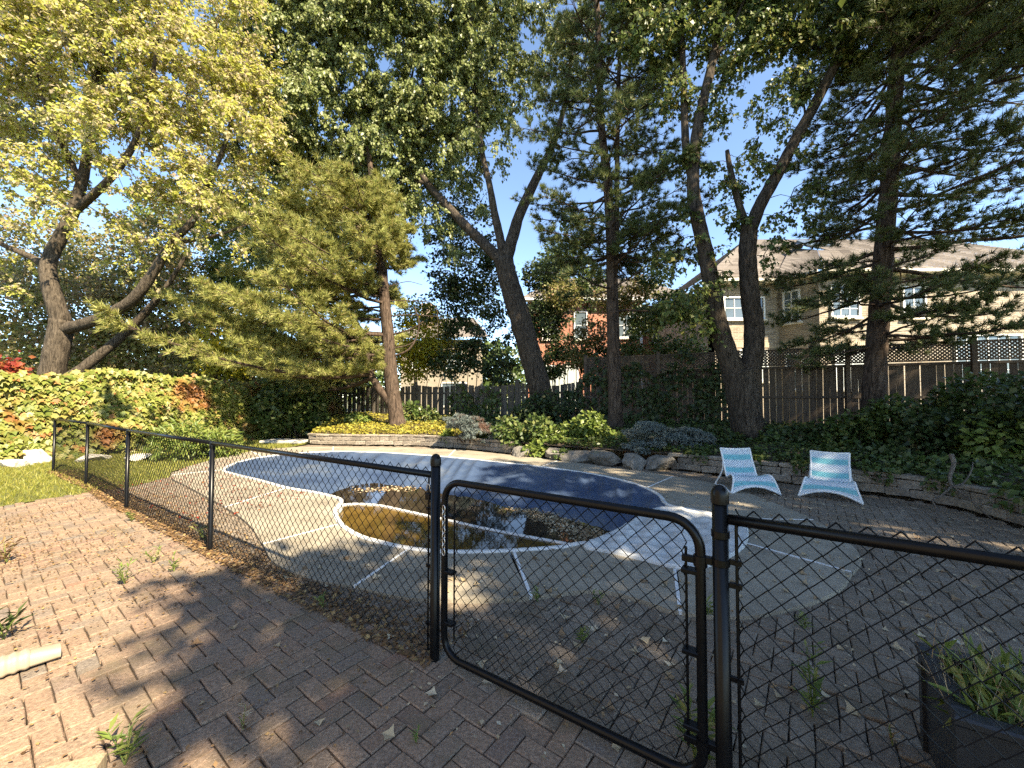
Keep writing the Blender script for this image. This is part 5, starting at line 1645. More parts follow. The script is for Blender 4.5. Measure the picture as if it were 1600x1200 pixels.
# dark vines spilling over the corner by the picket fence
bush('vine_mound', 'dark shaded vines at the corner where hedge meets picket fence', [blob(470, 640, 15.2, 0.9, 0.6, 0.9), blob(430, 640, 14.6, 0.8, 0.6, 0.9), blob(495, 650, 15.6, 0.5, 0.4, 0.8)], 2200, LEAFV, 0.14, 'leaf_shrub', 'vine', base=0.1)
bush('dark_shrub', 'dark red brown shrub over the picket fence under the pine', [blob(480, 585, 18.5, 1.6, 0.8, 0.7), blob(540, 590, 18.5, 1.2, 0.7, 0.6)], 2200, LEAF4, 0.18, 'leaf_dark', 'shrub', base=0.3)

# ------------------------------------------------------------------ bed planting
def bshrub(px, py, d, rx, rz, n, leaf, size, mat, name, label, cat='shrub', group='shrubs in the raised bed', ry=None, extra=()):
    c = P(px, py, d)
    bz = bed_height(c[0], c[1]) - 0.03
    bl_ = [((c[0], c[1], c[2]), (rx, ry or rx * 0.75, rz), 1)]
    for ex, ey, er, ez in extra:
        e = P(px + ex, py + ey, d); bl_.append(((e[0], e[1] + random.uniform(-0.2, 0.2), e[2]), (er, er * 0.8, ez), 1))
    return bush(name, label, bl_, n, leaf, size, mat, cat, group, base=min(bz, c[2] - rz * 0.4), shell=0.3)
bshrub(640, 645, 15.2, 0.55, 0.45, 900, LEAF4, 0.13, 'leaf_shrub', 'ivy_shrub', 'leafy shrub at the foot of the curved pine', extra=[(30, 5, 0.4, 0.35)])
bshrub(560, 655, 15.2, 0.5, 0.25, 500, LEAF4, 0.12, 'leaf_bright', 'low_shrub', 'low bright shrub by the picket fence left of the curved pine')
bshrub(850, 640, 13.2, 0.7, 0.65, 1500, LEAF4, 0.14, 'leaf_dark', 'ivy_shrub', 'dark ivy climbing the base of the silver maple', extra=[(-30, 15, 0.6, 0.5)])
bshrub(810, 685, 11.2, 0.5, 0.40, 1200, LEAF4, 0.12, 'leaf_shrub', 'leafy_shrub', 'mid green shrub right of the blue dwarf spruce', extra=[(30, -15, 0.45, 0.4), (-20, -15, 0.4, 0.35)])
bshrub(862, 690, 10.9, 0.55, 0.42, 1500, LEAF4, 0.12, 'leaf_bright', 'leafy_shrub', 'bright green shrub over the bed boulders', extra=[(-25, 20, 0.35, 0.3), (30, -10, 0.4, 0.4)])
bshrub(930, 682, 10.7, 0.5, 0.42, 1400, LEAF4, 0.12, 'leaf_bright', 'leafy_shrub', 'bright green shrub in front of the two-stemmed pine trunk', extra=[(25, 15, 0.35, 0.3), (-10, -20, 0.4, 0.35)])
bshrub(950, 722, 10.0, 0.30, 0.24, 500, LEAF4, 0.09, 'leaf_shrub', 'trailing_ivy', 'ivy trailing over the pale boulders below the shrubs')
bshrub(880, 712, 10.0, 0.28, 0.16, 420, LEAF4, 0.09, 'leaf_shrub', 'trailing_ivy', 'ivy patch hanging between the low and the large boulder')
bshrub(835, 705, 10.6, 0.35, 0.2, 500, LEAF4, 0.10, 'leaf_bright', 'trailing_ivy', 'bright ivy over the boulder nearest the sunlit wall')
bshrub(700, 683, 12.6, 0.18, 0.22, 220, LEAFM, 0.13, 'leaf_bright', 'vine_clump', 'small bright vine clump hanging on the sunlit block wall')
# blue dwarf spruces: tiers of short sprays
def spruce(px, py, d, rx, rz, n, label, extra=()):
    c = P(px, py, d)
    domes = [(np.array((c[0], c[1], c[2])), (rx, rx * 0.8, rz))]
    for ex, ey, er, ez in extra:
        domes.append((P(px + ex, py + ey, d - 0.2), (er, er * 0.8, ez)))
    root_bl = [((c[0], c[1], c[2] - rz * 0.2), (rx * 0.6, rx * 0.5, rz * 0.5), 1)]
    for dc, dr in domes:
        for k in range(int(26 * dr[0] / 0.5)):           # flat sprays, tier over tier
            v = rdir(1)[0]; v[2] = abs(v[2]) * 1.1 - 0.35; v[1] = -abs(v[1]) if random.random() < 0.75 else v[1]
            e = np.array(dc) + v * np.array(dr)
            root_bl.append(((e[0], e[1], e[2]), (0.17, 0.15, 0.035), 1))
    return bush('dwarf_spruce', label, root_bl, n * 2, TUFTB, 0.07, 'needle_blue', 'shrub', 'dwarf spruces at the bed edge', base=bed_height(c[0], c[1]) - 0.1, shell=0.55, droop=-0.1, bark='bark_pine')
spruce(732, 664, 12.0, 0.55, 0.32, 1500, 'blue dwarf spruce spilling over the end of the sunlit wall', [(20, 15, 0.5, 0.3), (40, 30, 0.35, 0.2), (-15, -8, 0.35, 0.2)])
spruce(1030, 690, 9.6, 0.75, 0.42, 2300, 'wide dwarf spruce with brown dead patches above the boulders', [(-30, 15, 0.45, 0.32), (45, 0, 0.5, 0.4), (-20, -18, 0.4, 0.22)])
# vines on the lattice fence
def fence_vine(x0, x1, z0, z1, n, mat, label, size=0.12):
    c = fpt((x0 + x1) / 2)
    root = empty('fence_vine', (c[0], c[1], 0.6)); tag(root, label, 'vine', 'vines on the back fence')
    off = -np.array((c[0], c[1], 0.6))
    x = rng.uniform(x0, x1, n); zc = rng.uniform(0, 1, n)
    edge = 0.25 * np.sin(x * 5) + 0.2 * np.sin(x * 2.3 + 1)
    zz = z0 + (z1 - z0 + edge) * zc
    keep = rng.uniform(0, 1, n) < 0.35 + 0.65 * (np.sin(x * 3.7 + zz * 2.1) * np.sin(zz * 4.3 - x) > -0.35)
    x, zz = x[keep], zz[keep]; m_ = len(x)
    pos = np.stack([x, FENCE_Y(x), zz], 1); o_ = np.abs(rng.normal(0, 0.10, m_)) + 0.05
    pos[:, 0] += FNB[0] * o_; pos[:, 1] += FNB[1] * o_
    nor = np.tile(np.array((FNB[0], FNB[1], 0.6)), (m_, 1)) + rng.normal(0, 0.4, (m_, 3))
    fwd = np.tile(np.array((0, 0, -1.0)), (m_, 1)) + rng.normal(0, 0.5, (m_, 3))
    o = link('foliage', scatter('foliage', *LEAFV, pos + off, fwd, nor, rng.uniform(0.6, 1.2, m_) * size, mat), root); o['kind'] = 'stuff'
    mb = MB()
    for k in range(10):
        xx = random.uniform(x0, x1); pts = []
        for t in range(6):
            pts.append((xx + random.uniform(-0.15, 0.15), FENCE_Y(xx) - 0.06, z0 + (z1 - z0) * t / 5))
        mb.tube(np.array(pts) + off, 0.008, 4, caps=False)
    o = mb.build('vine_stems', 'bark_pine', root); o['kind'] = 'stuff'
fence_vine(2.9, 6.6, 0.7, 2.7, 2300, 'leaf_dark', 'dark vines covering the lattice fence left of the forked maple')
fence_vine(-2.6, -0.4, 0.6, 2.0, 700, 'leaf_shrub', 'thin vines on the picket fence left of the silver maple')
fence_vine(1.9, 2.9, 0.6, 2.2, 450, 'leaf_dark', 'dark vines where picket and lattice fences meet')
# dark shrubbery on the right
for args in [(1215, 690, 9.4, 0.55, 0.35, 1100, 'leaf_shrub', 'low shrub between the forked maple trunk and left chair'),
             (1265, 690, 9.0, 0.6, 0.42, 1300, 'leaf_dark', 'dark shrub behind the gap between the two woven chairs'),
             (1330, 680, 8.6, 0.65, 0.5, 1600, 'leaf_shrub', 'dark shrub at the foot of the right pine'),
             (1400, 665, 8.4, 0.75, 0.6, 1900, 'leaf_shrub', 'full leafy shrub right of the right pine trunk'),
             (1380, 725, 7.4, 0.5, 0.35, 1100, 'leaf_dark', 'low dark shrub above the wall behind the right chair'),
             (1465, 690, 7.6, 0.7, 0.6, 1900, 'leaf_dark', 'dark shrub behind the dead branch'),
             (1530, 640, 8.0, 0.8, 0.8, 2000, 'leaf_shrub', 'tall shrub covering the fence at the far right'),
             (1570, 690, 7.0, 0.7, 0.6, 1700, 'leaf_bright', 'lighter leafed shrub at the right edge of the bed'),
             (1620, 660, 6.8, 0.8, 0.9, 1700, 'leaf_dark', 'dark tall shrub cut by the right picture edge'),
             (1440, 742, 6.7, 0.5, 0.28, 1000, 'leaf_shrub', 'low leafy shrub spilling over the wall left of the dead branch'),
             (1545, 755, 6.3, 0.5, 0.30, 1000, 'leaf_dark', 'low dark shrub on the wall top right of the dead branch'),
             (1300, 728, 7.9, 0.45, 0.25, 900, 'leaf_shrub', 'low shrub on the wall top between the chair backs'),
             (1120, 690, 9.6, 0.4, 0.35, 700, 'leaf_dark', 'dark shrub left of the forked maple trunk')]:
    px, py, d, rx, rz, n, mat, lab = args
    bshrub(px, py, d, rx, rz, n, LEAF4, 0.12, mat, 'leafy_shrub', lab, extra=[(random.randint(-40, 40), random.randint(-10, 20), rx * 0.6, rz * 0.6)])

# leaf carpet of the bed and yellow leaves on the sunlit part
n = 38000
ii = rng.integers(0, 199, n); uu = rng.uniform(0.02, 0.98, n) ** 1.3
pos = np.array([bed_point(i, v) for i, v in zip(ii, uu)])
pos[:, 2] += rng.uniform(0.01, 0.12, n)
fw = rng.normal(size=(n, 3)); fw[:, 2] *= 0.35; no = rng.normal(size=(n, 3)) * 0.5 + np.array((0, 0, 1))
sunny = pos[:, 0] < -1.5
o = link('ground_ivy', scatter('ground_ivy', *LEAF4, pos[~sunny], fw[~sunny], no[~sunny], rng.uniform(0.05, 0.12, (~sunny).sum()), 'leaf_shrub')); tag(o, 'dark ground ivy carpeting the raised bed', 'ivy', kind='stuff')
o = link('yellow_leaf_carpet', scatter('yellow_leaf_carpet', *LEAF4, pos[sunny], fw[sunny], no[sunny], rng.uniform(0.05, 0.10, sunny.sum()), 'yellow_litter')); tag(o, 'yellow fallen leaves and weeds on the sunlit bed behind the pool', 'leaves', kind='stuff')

# ------------------------------------------------------------------ woven chairs
def woven_chair(loc, rz, label):
    root = empty('woven_chair', (loc[0], loc[1], 0), rz); tag(root, label, 'chair', 'woven lounge chairs by the wall')
    # local frame: faces -Y, front feet at y = 0
    def section(pts, ws):        # surface lofted through centreline pts (y, z) with half widths
        sp = catmull([(p[0], p[1], w) for p, w in zip(pts, ws)], 6)
        return np.array(sp)
    def panel(name, pts, ws, arch=None, sag=0.03):
        S = section(pts, ws); n = len(S); m_ = 15
        V = []; uvs = []
        ln = np.concatenate([[0], np.cumsum(np.linalg.norm(np.diff(S[:, :2], axis=0), axis=1))])
        for th in (0.0, -0.018):
            for i, (y, z, w) in enumerate(S):
                for k in range(m_):
                    t = -1 + 2 * k / (m_ - 1)
                    zz = z - sag * (1 - t * t) * math.sin(math.pi * i / (n - 1))
                    yy = y
                    if arch is not None and i < arch[0]:
                        f = 1 - i / arch[0]
                        zz += arch[1] * (1 - t * t) * f; yy += arch[2] * (1 - t * t) * f
                    V.append((t * w, yy + th * 0.6, zz + th)); uvs.append((0.5 + t * w, ln[i]))
        idx = np.arange(2 * n * m_).reshape(2, n, m_)
        Fs = []
        for s_ in range(2):
            for i in range(n - 1):
                for k in range(m_ - 1):
                    f = (idx[s_, i, k], idx[s_, i, k + 1], idx[s_, i + 1, k + 1], idx[s_, i + 1, k])
                    Fs.append(tuple(int(v) for v in (f if s_ == 0 else f[::-1])))
        me = mesh_np(name, V, Fs, 'weave', True)
        uv = me.uv_layers.new(name='UVMap')
        vi = np.zeros(len(me.loops), np.int32); me.loops.foreach_get('vertex_index', vi)
        uv.data.foreach_set('uv', np.array(uvs, np.float32)[vi].ravel())
        o = link(name, me, root)
        return S
    S1 = panel('seat', [(0.0, 0.02), (0.02, 0.14), (0.05, 0.25), (0.11, 0.325), (0.21, 0.335), (0.36, 0.28), (0.48, 0.24)], [0.42, 0.385, 0.355, 0.335, 0.32, 0.29, 0.27], arch=(14, 0.14, 0.02))
    S2 = panel('backrest', [(0.47, 0.235), (0.53, 0.33), (0.60, 0.48), (0.67, 0.63), (0.73, 0.77)], [0.275, 0.275, 0.27, 0.27, 0.275], sag=0.02)
    for s in (-1, 1):
        mb = MB()
        mb.tube([(s * w, y, z) for y, z, w in S1], 0.0155, 8); mb.tube([(s * w, y, z) for y, z, w in S2], 0.0155, 8)
        mb.build('side_rail', 'white_paint', root, True)
        mb = MB()
        mb.tube(np.array(catmull([(s * 0.275, 0.62, 0.52), (s * 0.285, 0.62, 0.36), (s * 0.32, 0.68, 0.20), (s * 0.36, 0.76, 0.06), (s * 0.365, 0.72, 0.02), (s * 0.37, 0.60, 0.05), (s * 0.385, 0.36, 0.075), (s * 0.41, 0.10, 0.04), (s * 0.42, 0.0, 0.02)], 5)), 0.016, 8)
        mb.build('leg', 'white_paint', root, True)
    mb = MB(); mb.tube([(-0.275 + 0.55 * k / 8, 0.73, 0.77 - 0.02 * math.sin(math.pi * k / 8)) for k in range(9)], 0.0155, 8); mb.build('top_rail', 'white_paint', root, True)
    mb = MB(); t = np.linspace(-1, 1, 13); mb.tube([(x * 0.42, 0.0 + 0.02 * (1 - x * x), 0.02 + 0.14 * (1 - x * x)) for x in t], 0.0155, 8); mb.build('front_rail', 'white_paint', root, True)
    root.scale = (0.92, 0.92, 0.88)
    return root
pA, pB = np.array(G(1143, 774)), np.array(G(1219, 774))
c1_ = (pA + pB) / 2
woven_chair(c1_, R(-4), 'left woven white and aqua lounge chair facing the gate')
pA, pB = np.array(G(1254, 776)), np.array(G(1342, 790)); c2_ = (pA + pB) / 2
woven_chair(c2_, math.atan2(pB[1] - pA[1], pB[0] - pA[0]) + R(10), 'right woven white and aqua lounge chair turned to the left')

# ------------------------------------------------------------------ planter, downspout, step, dead branch
pl_c = np.array((1.60, 1.46))
pu = unit(np.array((0.57, 0.82))); pv = FDIR
planter = empty('planter_box', (pl_c[0], pl_c[1], 0)); tag(planter, 'black rectangular planter box behind the near right fence', 'planter')
def pbox(name, u0, u1, v0, v1, z0, z1):
    c = pu * (u0 + u1) / 2 + pv * (v0 + v1) / 2
    mb = MB(); mb.box((c[0], c[1], (z0 + z1) / 2), (v1 - v0, u1 - u0, z1 - z0), math.atan2(pv[1], pv[0]), 0.008); return mb.build(name, 'planter_plastic', planter)
ZP = 0.45
pbox('side_panel', 0.005, 0.03, 0.03, 0.99, 0.02, ZP - 0.02); pbox('side_panel', 0.47, 0.495, 0.03, 0.99, 0.02, ZP - 0.02)
pbox('side_panel', 0.03, 0.47, 0.005, 0.03, 0.02, ZP - 0.02); pbox('side_panel', 0.03, 0.47, 0.97, 0.995, 0.02, ZP - 0.02)
pbox('rim', -0.02, 0.045, -0.02, 1.02, ZP - 0.02, ZP + 0.015); pbox('rim', 0.455, 0.52, -0.02, 1.02, ZP - 0.02, ZP + 0.015)
pbox('rim', 0.045, 0.455, -0.02, 0.045, ZP - 0.02, ZP + 0.013); pbox('rim', 0.045, 0.455, 0.955, 1.02, ZP - 0.02, ZP + 0.013)
for a_, b_ in ((-0.005, 0.04), (0.46, 0.505)):
    pbox('corner_post', a_, b_, -0.012, 0.03, 0.0, ZP - 0.02)
c = pu * 0.25 + pv * 0.5
mb = MB(); mb.box((c[0], c[1], 0.2), (0.93, 0.43, 0.36), math.atan2(pv[1], pv[0])); mb.build('soil', 'soil', planter)
# plants in it
n = 1100
a_ = rng.uniform(0.05, 0.45, n); b_ = rng.uniform(0.03, 0.95, n)
pos = np.stack([pl_c[0] + pu[0] * a_ + pv[0] * b_, pl_c[1] + pu[1] * a_ + pv[1] * b_, 0.38 + np.abs(rng.normal(0, 0.07, n))], 1)
fw = rng.normal(size=(n, 3)) * 0.7 + np.array((0, 0, 0.5)); no = rng.normal(size=(n, 3)) * 0.5 + np.array((0, 0, 1))
o = link('planter_plants', scatter('planter_plants', *LANCE, pos, fw, no, rng.uniform(0.05, 0.13, n), 'weed_leaf')); tag(o, 'green weeds crowding the black planter box', 'plants', kind='stuff')
n = 260
a_ = rng.uniform(0.05, 0.5, n); b_ = rng.uniform(0.0, 0.95, n)
pos = np.stack([pl_c[0] + pu[0] * a_ + pv[0] * b_, pl_c[1] + pu[1] * a_ + pv[1] * b_, np.full(n, 0.40)], 1)
fw = rng.normal(size=(n, 3)) * 0.35 + np.array((0, 0, 1.0))
o = link('dry_stalks', scatter('dry_stalks', [(-0.008, 0, 0), (0.008, 0, 0), (0.0, 1, 0.12)], [(0, 1, 2)], pos, fw, rng.normal(size=(n, 3)), rng.uniform(0.12, 0.32, n), 'dry_leaf')); tag(o, 'thin dry stalks sticking out of the planter box', 'plants', kind='stuff')

# downspout elbow: corrugated flexible pipe
a_, b_ = np.array(G(-60, 1078)), np.array(G(94, 1026))
dn = empty('downspout_pipe', (a_[0], a_[1], 0)); tag(dn, 'cream corrugated downspout pipe lying on the bricks at left edge', 'pipe')
d = unit(b_ - a_); L = np.linalg.norm(b_ - a_); sd = np.array((-d[1], d[0]))
def pipe_section(ts, hw, hh, zc):
    V = []; n = 12
    for t, w_, h_, zc_ in zip(ts, hw, hh, np.broadcast_to(zc, len(ts))):
        for k in range(n):
            a = 2 * math.pi * k / n + math.pi / 12
            cx = math.copysign(abs(math.cos(a)) ** 0.5, math.cos(a)) * w_; cz = math.copysign(abs(math.sin(a)) ** 0.5, math.sin(a)) * h_
            p = d * t + sd * cx
            V.append((p[0], p[1], zc_ + cz))
    Fs = [(i * n + k, i * n + (k + 1) % n, (i + 1) * n + (k + 1) % n, (i + 1) * n + k) for i in range(len(ts) - 1) for k in range(n)]
    return V, Fs
ts = np.linspace(0, L * 0.66, 44); rip = 0.003 * np.sin(ts / 0.042 * 2 * math.pi)
V, Fs = pipe_section(ts, 0.056 + rip, 0.048 + rip, 0.055); link('corrugated_sleeve', mesh_np('corrugated_sleeve', V, Fs, 'downspout_vinyl', True), dn)
ts = np.linspace(L * 0.64, L, 8); f = np.linspace(0, 1, 8)
V, Fs = pipe_section(ts, 0.052 + 0.006 * f, 0.042 - 0.012 * f, 0.052 - 0.01 * f); link('outlet', mesh_np('outlet', V, Fs, 'downspout_vinyl', True), dn)
mb = MB()
# timber step, two boards
e = np.array(G(168, 1172, 0.10))
st = empty('timber_step', (e[0], e[1], 0)); tag(st, 'pale timber step board in the bottom left corner', 'step')
sa = R(22)
for k in range(2):
    mb = MB(); off = -0.10 * k - 0.05
    cx = -0.60 * math.cos(sa) - off * -math.sin(sa) * -1; cy_ = -0.60 * math.sin(sa) + off * math.cos(sa)
    mb.box((cx, cy_, 0.06), (1.2, 0.094, 0.08), sa, 0.008); mb.build('plank', 'step_wood', st)

db = P(1490, 712, 5.6)
br = empty('dead_branch', (db[0], db[1], 0)); tag(br, 'bare dead branch leaning on the wall at the right of the chairs', 'branch')
w_ = lambda x, y, Y: P(x, y, Y) - np.array((db[0], db[1], 0))
mb = MB()
mb.tube(catmull([w_(1486, 710, 5.6), w_(1490, 725, 5.55), w_(1484, 745, 5.5), w_(1487, 760, 5.45)], 4), np.linspace(0.03, 0.018, 13), 7, wob=0.1)
mb.tube(catmull([w_(1487, 760, 5.45), w_(1470, 775, 5.4), w_(1457, 782, 5.35), w_(1464, 795, 5.3), w_(1462, 812, 5.2)], 4), np.linspace(0.016, 0.008, 17), 5)
mb.tube(catmull([w_(1487, 760, 5.45), w_(1505, 755, 5.5), w_(1518, 735, 5.6), w_(1520, 722, 5.7)], 4), np.linspace(0.014, 0.006, 13), 5)
mb.tube(catmull([w_(1487, 758, 5.45), w_(1515, 780, 5.3), w_(1530, 795, 5.2), w_(1565, 822, 4.9)], 4), np.linspace(0.013, 0.005, 13), 5)
mb.tube(catmull([w_(1462, 812, 5.2), w_(1468, 830, 4.9), w_(1467, 842, 4.7)], 4), np.linspace(0.008, 0.004, 9), 4)
mb.build('branch_wood', 'bark_dead', br, True)

# ------------------------------------------------------------------ lawn, litter, weeds
n = 60000
xy = np.stack([rng.uniform(-13.5, -6.6, n), rng.uniform(3.0, 14.5, n)], 1)
m_ = inpoly(xy, LAWN) & (xy[:, 0] > -1.4 * xy[:, 1])
xy = xy[m_]; n = len(xy)
pos = np.concatenate([xy, np.full((n, 1), -0.005)], 1)
fw = rng.normal(size=(n, 3)) * 0.45 + np.array((0, 0, 1.0))
o = link('lawn_grass', scatter('lawn_grass', [(-0.10, 0, 0), (0.10, 0, 0), (0.0, 1, 0.3)], [(0, 1, 2)], pos, fw, rng.normal(size=(n, 3)), rng.uniform(0.03, 0.085, n), 'grass')); tag(o, 'sunlit yellow green lawn grass', 'grass', kind='stuff')

def litter(name, label, pts, size, mat, leaf=LEAF4, z=0.006, cat='leaves', tilt=0.25):
    pts = np.array(pts); n = len(pts)
    zz = pts[:, 2] if pts.shape[1] > 2 else np.full(n, z)
    pos = np.stack([pts[:, 0], pts[:, 1], zz + rng.uniform(0.002, 0.012, n)], 1)
    fw = rng.normal(size=(n, 3)); fw[:, 2] *= tilt; no = rng.normal(size=(n, 3)) * tilt + np.array((0, 0, 1))
    o = link(name, scatter(name, *leaf, pos, fw, no, rng.uniform(0.6, 1.3, n) * size, mat)); tag(o, label, cat, kind='stuff'); return o
# brown litter along the fence foot, thick on the pool side
n = 9000
t = rng.uniform(0, 1, n); segs = rng.integers(0, 4, n)
A_ = np.array(fence_posts)[segs]; B_ = np.array(fence_posts)[np.minimum(segs + 1, 4)]
pts = A_ * (1 - t[:, None]) + B_ * t[:, None] + FNOR * (np.abs(rng.normal(0, 0.22, n)) - 0.10)[:, None]
litter('fence_litter', 'brown leaf litter along the foot of the chain link fence', pts, 0.035, 'litter')
n = 26000
pts = np.stack([rng.uniform(-7.5, -0.5, n), rng.uniform(1.5, 6.5, n)], 1)
w2 = 0.5 + 0.5 * np.sin(pts[:, 0] * 1.7 + 0.8 * pts[:, 1]) * np.sin(pts[:, 1] * 2.3 - pts[:, 0])
pts = pts[(rng.uniform(0, 1, n) < w2 * np.clip((-pts[:, 0]) / 4.5, 0.05, 1)) & ~inpoly(pts, LAWN) & ~inpoly(pts, OUTER)]
litter('brick_litter', 'fine dry litter and seeds strewn over the sunlit bricks', pts, 0.022, 'litter')
n = 2600
pts = np.stack([rng.uniform(-7.2, -2.8, n), rng.uniform(4.5, 11.5, n)], 1)
pts = pts[~inpoly(pts, POOL) & ((pts - np.array((-5.2, 6.6))) ** 2).sum(1).__lt__(4.0) | ((pts - np.array((-6.9, 9.6))) ** 2).sum(1).__lt__(1.2)]
pts = pts[~inpoly(pts, POOL) & (((pts - FL) @ FNOR) > 0.1)]
litter('red_leaves', 'small red fallen leaves on the deck left of the pool', np.concatenate([pts, np.full((len(pts), 1), 0.034)], 1), 0.04, 'leaf_red')
n = 2600
pts = np.stack([rng.uniform(-0.8, 6.2, n), rng.uniform(1.2, 8.6, n)], 1)
pts = pts[~inpoly(pts, POOL)]
zz = np.where(inpoly(pts, OUTER), Z_DECK + 0.004, 0.005)
litter('scattered_litter', 'small dry leaf bits over the shaded paving', np.concatenate([pts, zz[:, None]], 1), 0.026, 'dry_leaf')
# leaves lying on the cover at the water line and floating in the spa
n = 1500
s_ = rng.uniform(0, 1, n)
Lx = np.array(G(819, 797, LEVEL)); Ly = np.array(G(938, 842, LEVEL))
pts = Lx * (1 - s_[:, None]) + Ly * s_[:, None] + rng.normal(0, 0.09, (n, 2)) * np.array((1.6, 1.0))
litter('cover_leaves', 'heap of dry leaves at the water line on the pool cover', np.concatenate([pts, np.full((n, 1), LEVEL + 0.004)], 1), 0.05, 'dry_leaf')
pts = np.stack([rng.uniform(-2.8, 1.4, 900), rng.uniform(4.0, 7.2, 900)], 1)
pts = pts[inpoly(pts, spa_loop)][:260]
litter('floating_leaves', 'dry leaves floating on the murky spa water', np.concatenate([pts, np.full((len(pts), 1), -0.108)], 1), 0.05, 'dry_leaf', tilt=0.03)
s_ = rng.uniform(0, 1, 260)
pts = np.array(G(560, 767, LEVEL)) * (1 - s_[:, None]) + np.array(G(650, 763, LEVEL)) * s_[:, None] + rng.normal(0, 0.12, (260, 2))
litter('cover_edge_leaves', 'pale leaves along the left water line of the pool cover', np.concatenate([pts, np.full((260, 1), LEVEL + 0.004)], 1), 0.06, 'dry_leaf')

# larger fallen leaves, each its own
lcurl = []
for k in range(4):
    rr = np.random.default_rng(90 + k)
    tv = np.array(LEAFM[0]); tv[:, 2] += 0.35 * np.abs(tv[:, 0]) * rr.uniform(0.4, 1.4) + 0.15 * (tv[:, 1] - 0.4) ** 2
    tv[:, 2] += 0.06
    lcurl.append(mesh_np('fallen_leaf', tv, [tuple(f) for f in LEAFM[1]], 'dry_leaf'))
cnt_ = 0
for k in range(900):
    if cnt_ >= 190: break
    x, y = random.uniform(-2.2, 5.0), random.uniform(1.7, 6.5)
    if abs(x) > 1.25 * y: continue
    if inpoly([(x, y)], POOL)[0]: continue
    side_ = (np.array((x, y)) - FL) @ FNOR > 0
    if not side_ and random.random() < 0.55: continue
    z = Z_DECK + 0.004 if inpoly([(x, y)], OUTER)[0] else 0.004
    o = bpy.data.objects.new('fallen_leaf', random.choice(lcurl)); COL.objects.link(o)
    o.location = (x, y, z); o.rotation_euler = (random.gauss(0, 0.12), random.gauss(0, 0.12), random.uniform(0, 6.28)); s = random.uniform(0.045, 0.085); o.scale = (s, s * random.uniform(0.6, 1.1), s)
    if side_:
        if z > 0.02: tag(o, 'curled pale fallen leaf lying on the concrete pool deck', 'leaf', 'fallen leaves on the concrete deck')
        elif y > 3.6: tag(o, 'small pale fallen leaf on the paving between deck and chairs', 'leaf', 'fallen leaves on the far paving')
        elif (x - FRp[0]) * 1.0 > 0 and x > 0.51 * y: tag(o, 'curled pale fallen leaf seen through the near right fence', 'leaf', 'fallen leaves behind the near fence')
        else: tag(o, 'curled pale fallen leaf on the paving seen through the gate', 'leaf', 'fallen leaves behind the gate')
    else:
        tag(o, 'curled pale fallen leaf lying on the bricks in front of the fence', 'leaf', 'fallen leaves in front of the fence')
    cnt_ += 1

def weed(px, py, h, n, label, leaf=LANCE, mat='weed_leaf', lean=0.5, lsize=0.5, up=0.6, z=0.0):
    p = G(px, py, z)
    root = empty('weed', (p[0], p[1], z)); tag(root, label, 'weed', 'weeds in the paving joints')
    r = rng
    ns = max(2, n // 9)
    mb = MB(); pos = []; fw = []
    for s in range(ns):
        a = r.uniform(0, 6.28); tip = np.array((math.cos(a) * lean * h * r.uniform(0.1, 1), math.sin(a) * lean * h * r.uniform(0.1, 1), h * r.uniform(0.6, 1)))
        mid = tip * 0.5 + np.array((0, 0, 0.08 * h))
        mb.tube([(0, 0, 0), mid, tip], (0.003, 0.0025, 0.0015), 4, caps=False)
        for k in range(9):
            f = 0.15 + 0.85 * k / 8
            q = (np.zeros(3) * (1 - f) ** 2 + 2 * f * (1 - f) * mid + f * f * tip)
            b = r.uniform(0, 6.28)
            pos.append(q); fw.append((math.cos(b), math.sin(b), up + r.normal(0, 0.2)))
    mb.build('stalks', 'weed_leaf', root)
    pos = np.array(pos); fw = np.array(fw); m2 = len(pos)
    o = link('leaves', scatter('leaves', *leaf, pos, fw, r.normal(size=(m2, 3)) * 0.3 + np.array((0, 0, 1)), r.uniform(0.6, 1.2, m2) * h * lsize, mat), root); o['kind'] = 'stuff'
weed(1085, 1185, 0.26, 60, 'bright leafy weed at the foot of the right gate post', lsize=0.42)
weed(1270, 1120, 0.36, 54, 'tall feathery weed behind the near right fence', lean=0.2, lsize=0.22)
weed(1395, 1165, 0.10, 18, 'small ochre weed left of the planter box', mat='dry_leaf')
weed(1106, 965, 0.12, 27, 'small bright weed seen between gate and post', lsize=0.7)
weed(1258, 985, 0.12, 27, 'pale weed by the curved deck edge right of the post')
weed(910, 1005, 0.12, 27, 'weed tuft in the paving seen through the gate centre')
weed(840, 940, 0.10, 27, 'weed at the deck edge seen through the gate')
weed(935, 945, 0.10, 22, 'pale weed at the deck notch seen through the gate')
weed(195, 912, 0.20, 45, 'spindly weed on the sunlit bricks near the shadow tip', lsize=0.3)
weed(240, 880, 0.16, 36, 'pale weed clump on the sunlit bricks by the fence line', lsize=0.35)
weed(272, 893, 0.14, 36, 'bright weed at the shadow edge left of the fence post', lsize=0.4)
weed(320, 845, 0.20, 36, 'bright weed growing at the foot of the fence post', lsize=0.35)
weed(205, 815, 0.14, 45, 'low weed mat on the bricks beside the third fence post', lsize=0.4)
weed(505, 950, 0.10, 27, 'small weed at the litter strip left of the gate post')
weed(380, 1140, 0.10, 27, 'dry tuft on the sunlit bricks near the bottom', mat='dry_leaf', lsize=0.4)
weed(195, 1195, 0.16, 45, 'bright broad weed beside the timber step', lsize=0.5)
weed(5, 1000, 0.20, 36, 'dark spiky weed at the left picture edge', mat='leaf_dark', lsize=0.5)
weed(10, 880, 0.22, 50, 'brown dead weed clump on the bricks at far left', mat='litter', lsize=0.4)
weed(650, 1160, 0.06, 18, 'tiny weed in the brick joint at bottom centre', lsize=0.5)

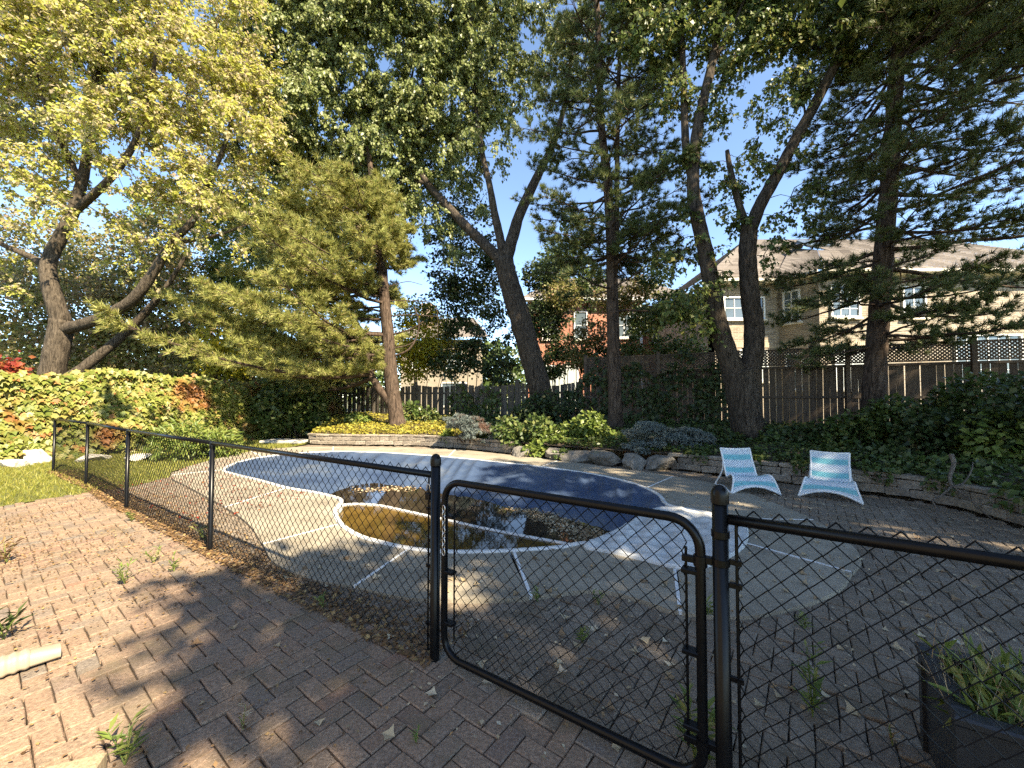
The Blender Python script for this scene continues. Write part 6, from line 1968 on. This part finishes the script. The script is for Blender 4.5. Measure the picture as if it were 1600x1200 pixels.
# ------------------------------------------------------------------ trees beside and behind the camera that shade the yard
SH = np.array(SUNV)
def shade_tree(name, label, ground_pts, zc, radii, base, n=220, per=70, size=0.17):
    """crown placed up the sun's ray from the ground it shades"""
    bl_ = []
    for (gx, gy), r_, z_ in zip(ground_pts, radii, zc):
        t = z_ / SH[2]; c = np.array((gx, gy, 0)) + SH * t
        bl_.append((c, (r_, r_, r_ * 0.75)))
    cm = np.mean([b[0] for b in bl_], 0)
    tr_ = [([np.array((base[0], base[1], -0.05)), np.array((base[0] + 0.1, base[1], 1.5)), np.array((base[0] * 0.9 + cm[0] * 0.1, base[1] * 0.9 + cm[1] * 0.1, 3.2))], 0.24, 0.18)]
    top = tr_[0][0][-1]
    for b in bl_:
        mid = top * 0.5 + b[0] * 0.5 + np.array((0, 0, -0.3))
        tr_.append(([top, mid, b[0]], 0.12, 0.03))
    return broadleaf(name, label, tr_, bl_, n, per, LEAF4, size, 'leaf_maple_right', 'bark_maple', 0.55, 0.5, 'shade trees beside the house', 0.2, start_z=3.0)
shade_tree('shade_tree', 'leafy shade tree standing to the right behind the viewpoint',
           [(-0.2, 2.0), (1.6, 1.4), (1.2, 3.6), (-1.3, 3.7), (3.0, 2.6), (0.2, 5.2), (-2.45, 3.15), (-2.0, 2.35)], [6.0, 6.0, 6.2, 6.2, 6.0, 6.8, 6.3, 6.2], [1.4, 1.7, 1.7, 1.1, 1.7, 1.4, 0.55, 0.5], (6.4, -3.6), 330, 84)
shade_tree('shade_tree', 'tall shade tree right of the poolside paving outside the view',
           [(2.6, 5.0), (4.6, 4.2), (4.2, 7.0), (1.8, 7.2), (6.4, 6.0), (6.5, 9.0), (3.6, 10.0), (8.5, 8.0), (1.5, 13.5), (-1.2, 15.2), (4.2, 12.2), (0.6, 8.8), (0.2, 6.9), (1.9, 9.6)], [7.5, 7.0, 7.6, 7.8, 7.2, 7.6, 8.8, 7.0, 10.2, 10.8, 9.8, 8.0, 7.4, 8.2], [1.5, 1.7, 1.7, 1.4, 1.8, 1.9, 1.6, 1.9, 1.5, 1.5, 1.6, 1.1, 0.9, 1.0], (10.0, 1.0), 620, 90)
shade_tree('shade_tree', 'broad shade tree standing right of the chairs outside the view',
           [(4.6, 9.5), (6.5, 8.0), (7.5, 11.0), (9.5, 10.5), (4.0, 12.0), (3.0, 15.0), (5.5, 14.0), (8.0, 14.0)], [11.0, 9.5, 11.0, 10.0, 13.0, 15.0, 13.5, 12.5], [1.8, 1.9, 2.0, 2.0, 1.9, 1.8, 2.0, 2.0], (13.5, 2.0), 230, 84)

# the house the yard belongs to: its wall stands left of the viewpoint, outside the picture
oh = empty('brick_house', (0, 0, 0)); tag(oh, 'brick house whose downspout drains on the bricks, left of the viewpoint', 'house')
wall_quad('brick_wall', (-3.9, 1.5), (-3.9, -9.0), -0.05, 5.6, 'beige_brick', oh)
wall_quad('brick_wall', (-9.5, 1.5), (-4.1, 1.5), -0.05, 5.6, 'beige_brick', oh)

# ivy hanging over the cap of the shaded wall
n = 3200
wi = rng.uniform(62, len(Wd) - 2, n); w0 = wi.astype(int); wf = (wi - w0)[:, None]
pw = Wd[w0] * (1 - wf) + Wd[w0 + 1] * wf; tw_ = unit(Wd[w0 + 1] - Wd[w0]); nw = np.stack([-tw_[:, 1], tw_[:, 0]], 1)
gate_ = np.sin(wi * 0.9) + 0.6 * np.sin(wi * 2.7 + 1) > -0.25
f_ = rng.uniform(-0.16, 0.35, n)
zz = 0.40 + 0.05 * rng.uniform(0, 1, n) - np.where(f_ < -0.1, rng.uniform(0, 0.2, n), 0)
pos = np.concatenate([pw + nw * f_[:, None], zz[:, None]], 1)[gate_]
fw = rng.normal(size=pos.shape) * 0.6 - np.concatenate([nw[gate_] * 0.5, np.full((len(pos), 1), 0.5)], 1)
o = link('wall_ivy', scatter('wall_ivy', *LEAF4, pos, fw, rng.normal(size=pos.shape) * 0.5 + np.array((0, 0, 1)), rng.uniform(0.05, 0.12, len(pos)), 'leaf_shrub')); tag(o, 'dark ivy hanging over the cap of the shaded retaining wall', 'ivy', kind='stuff')
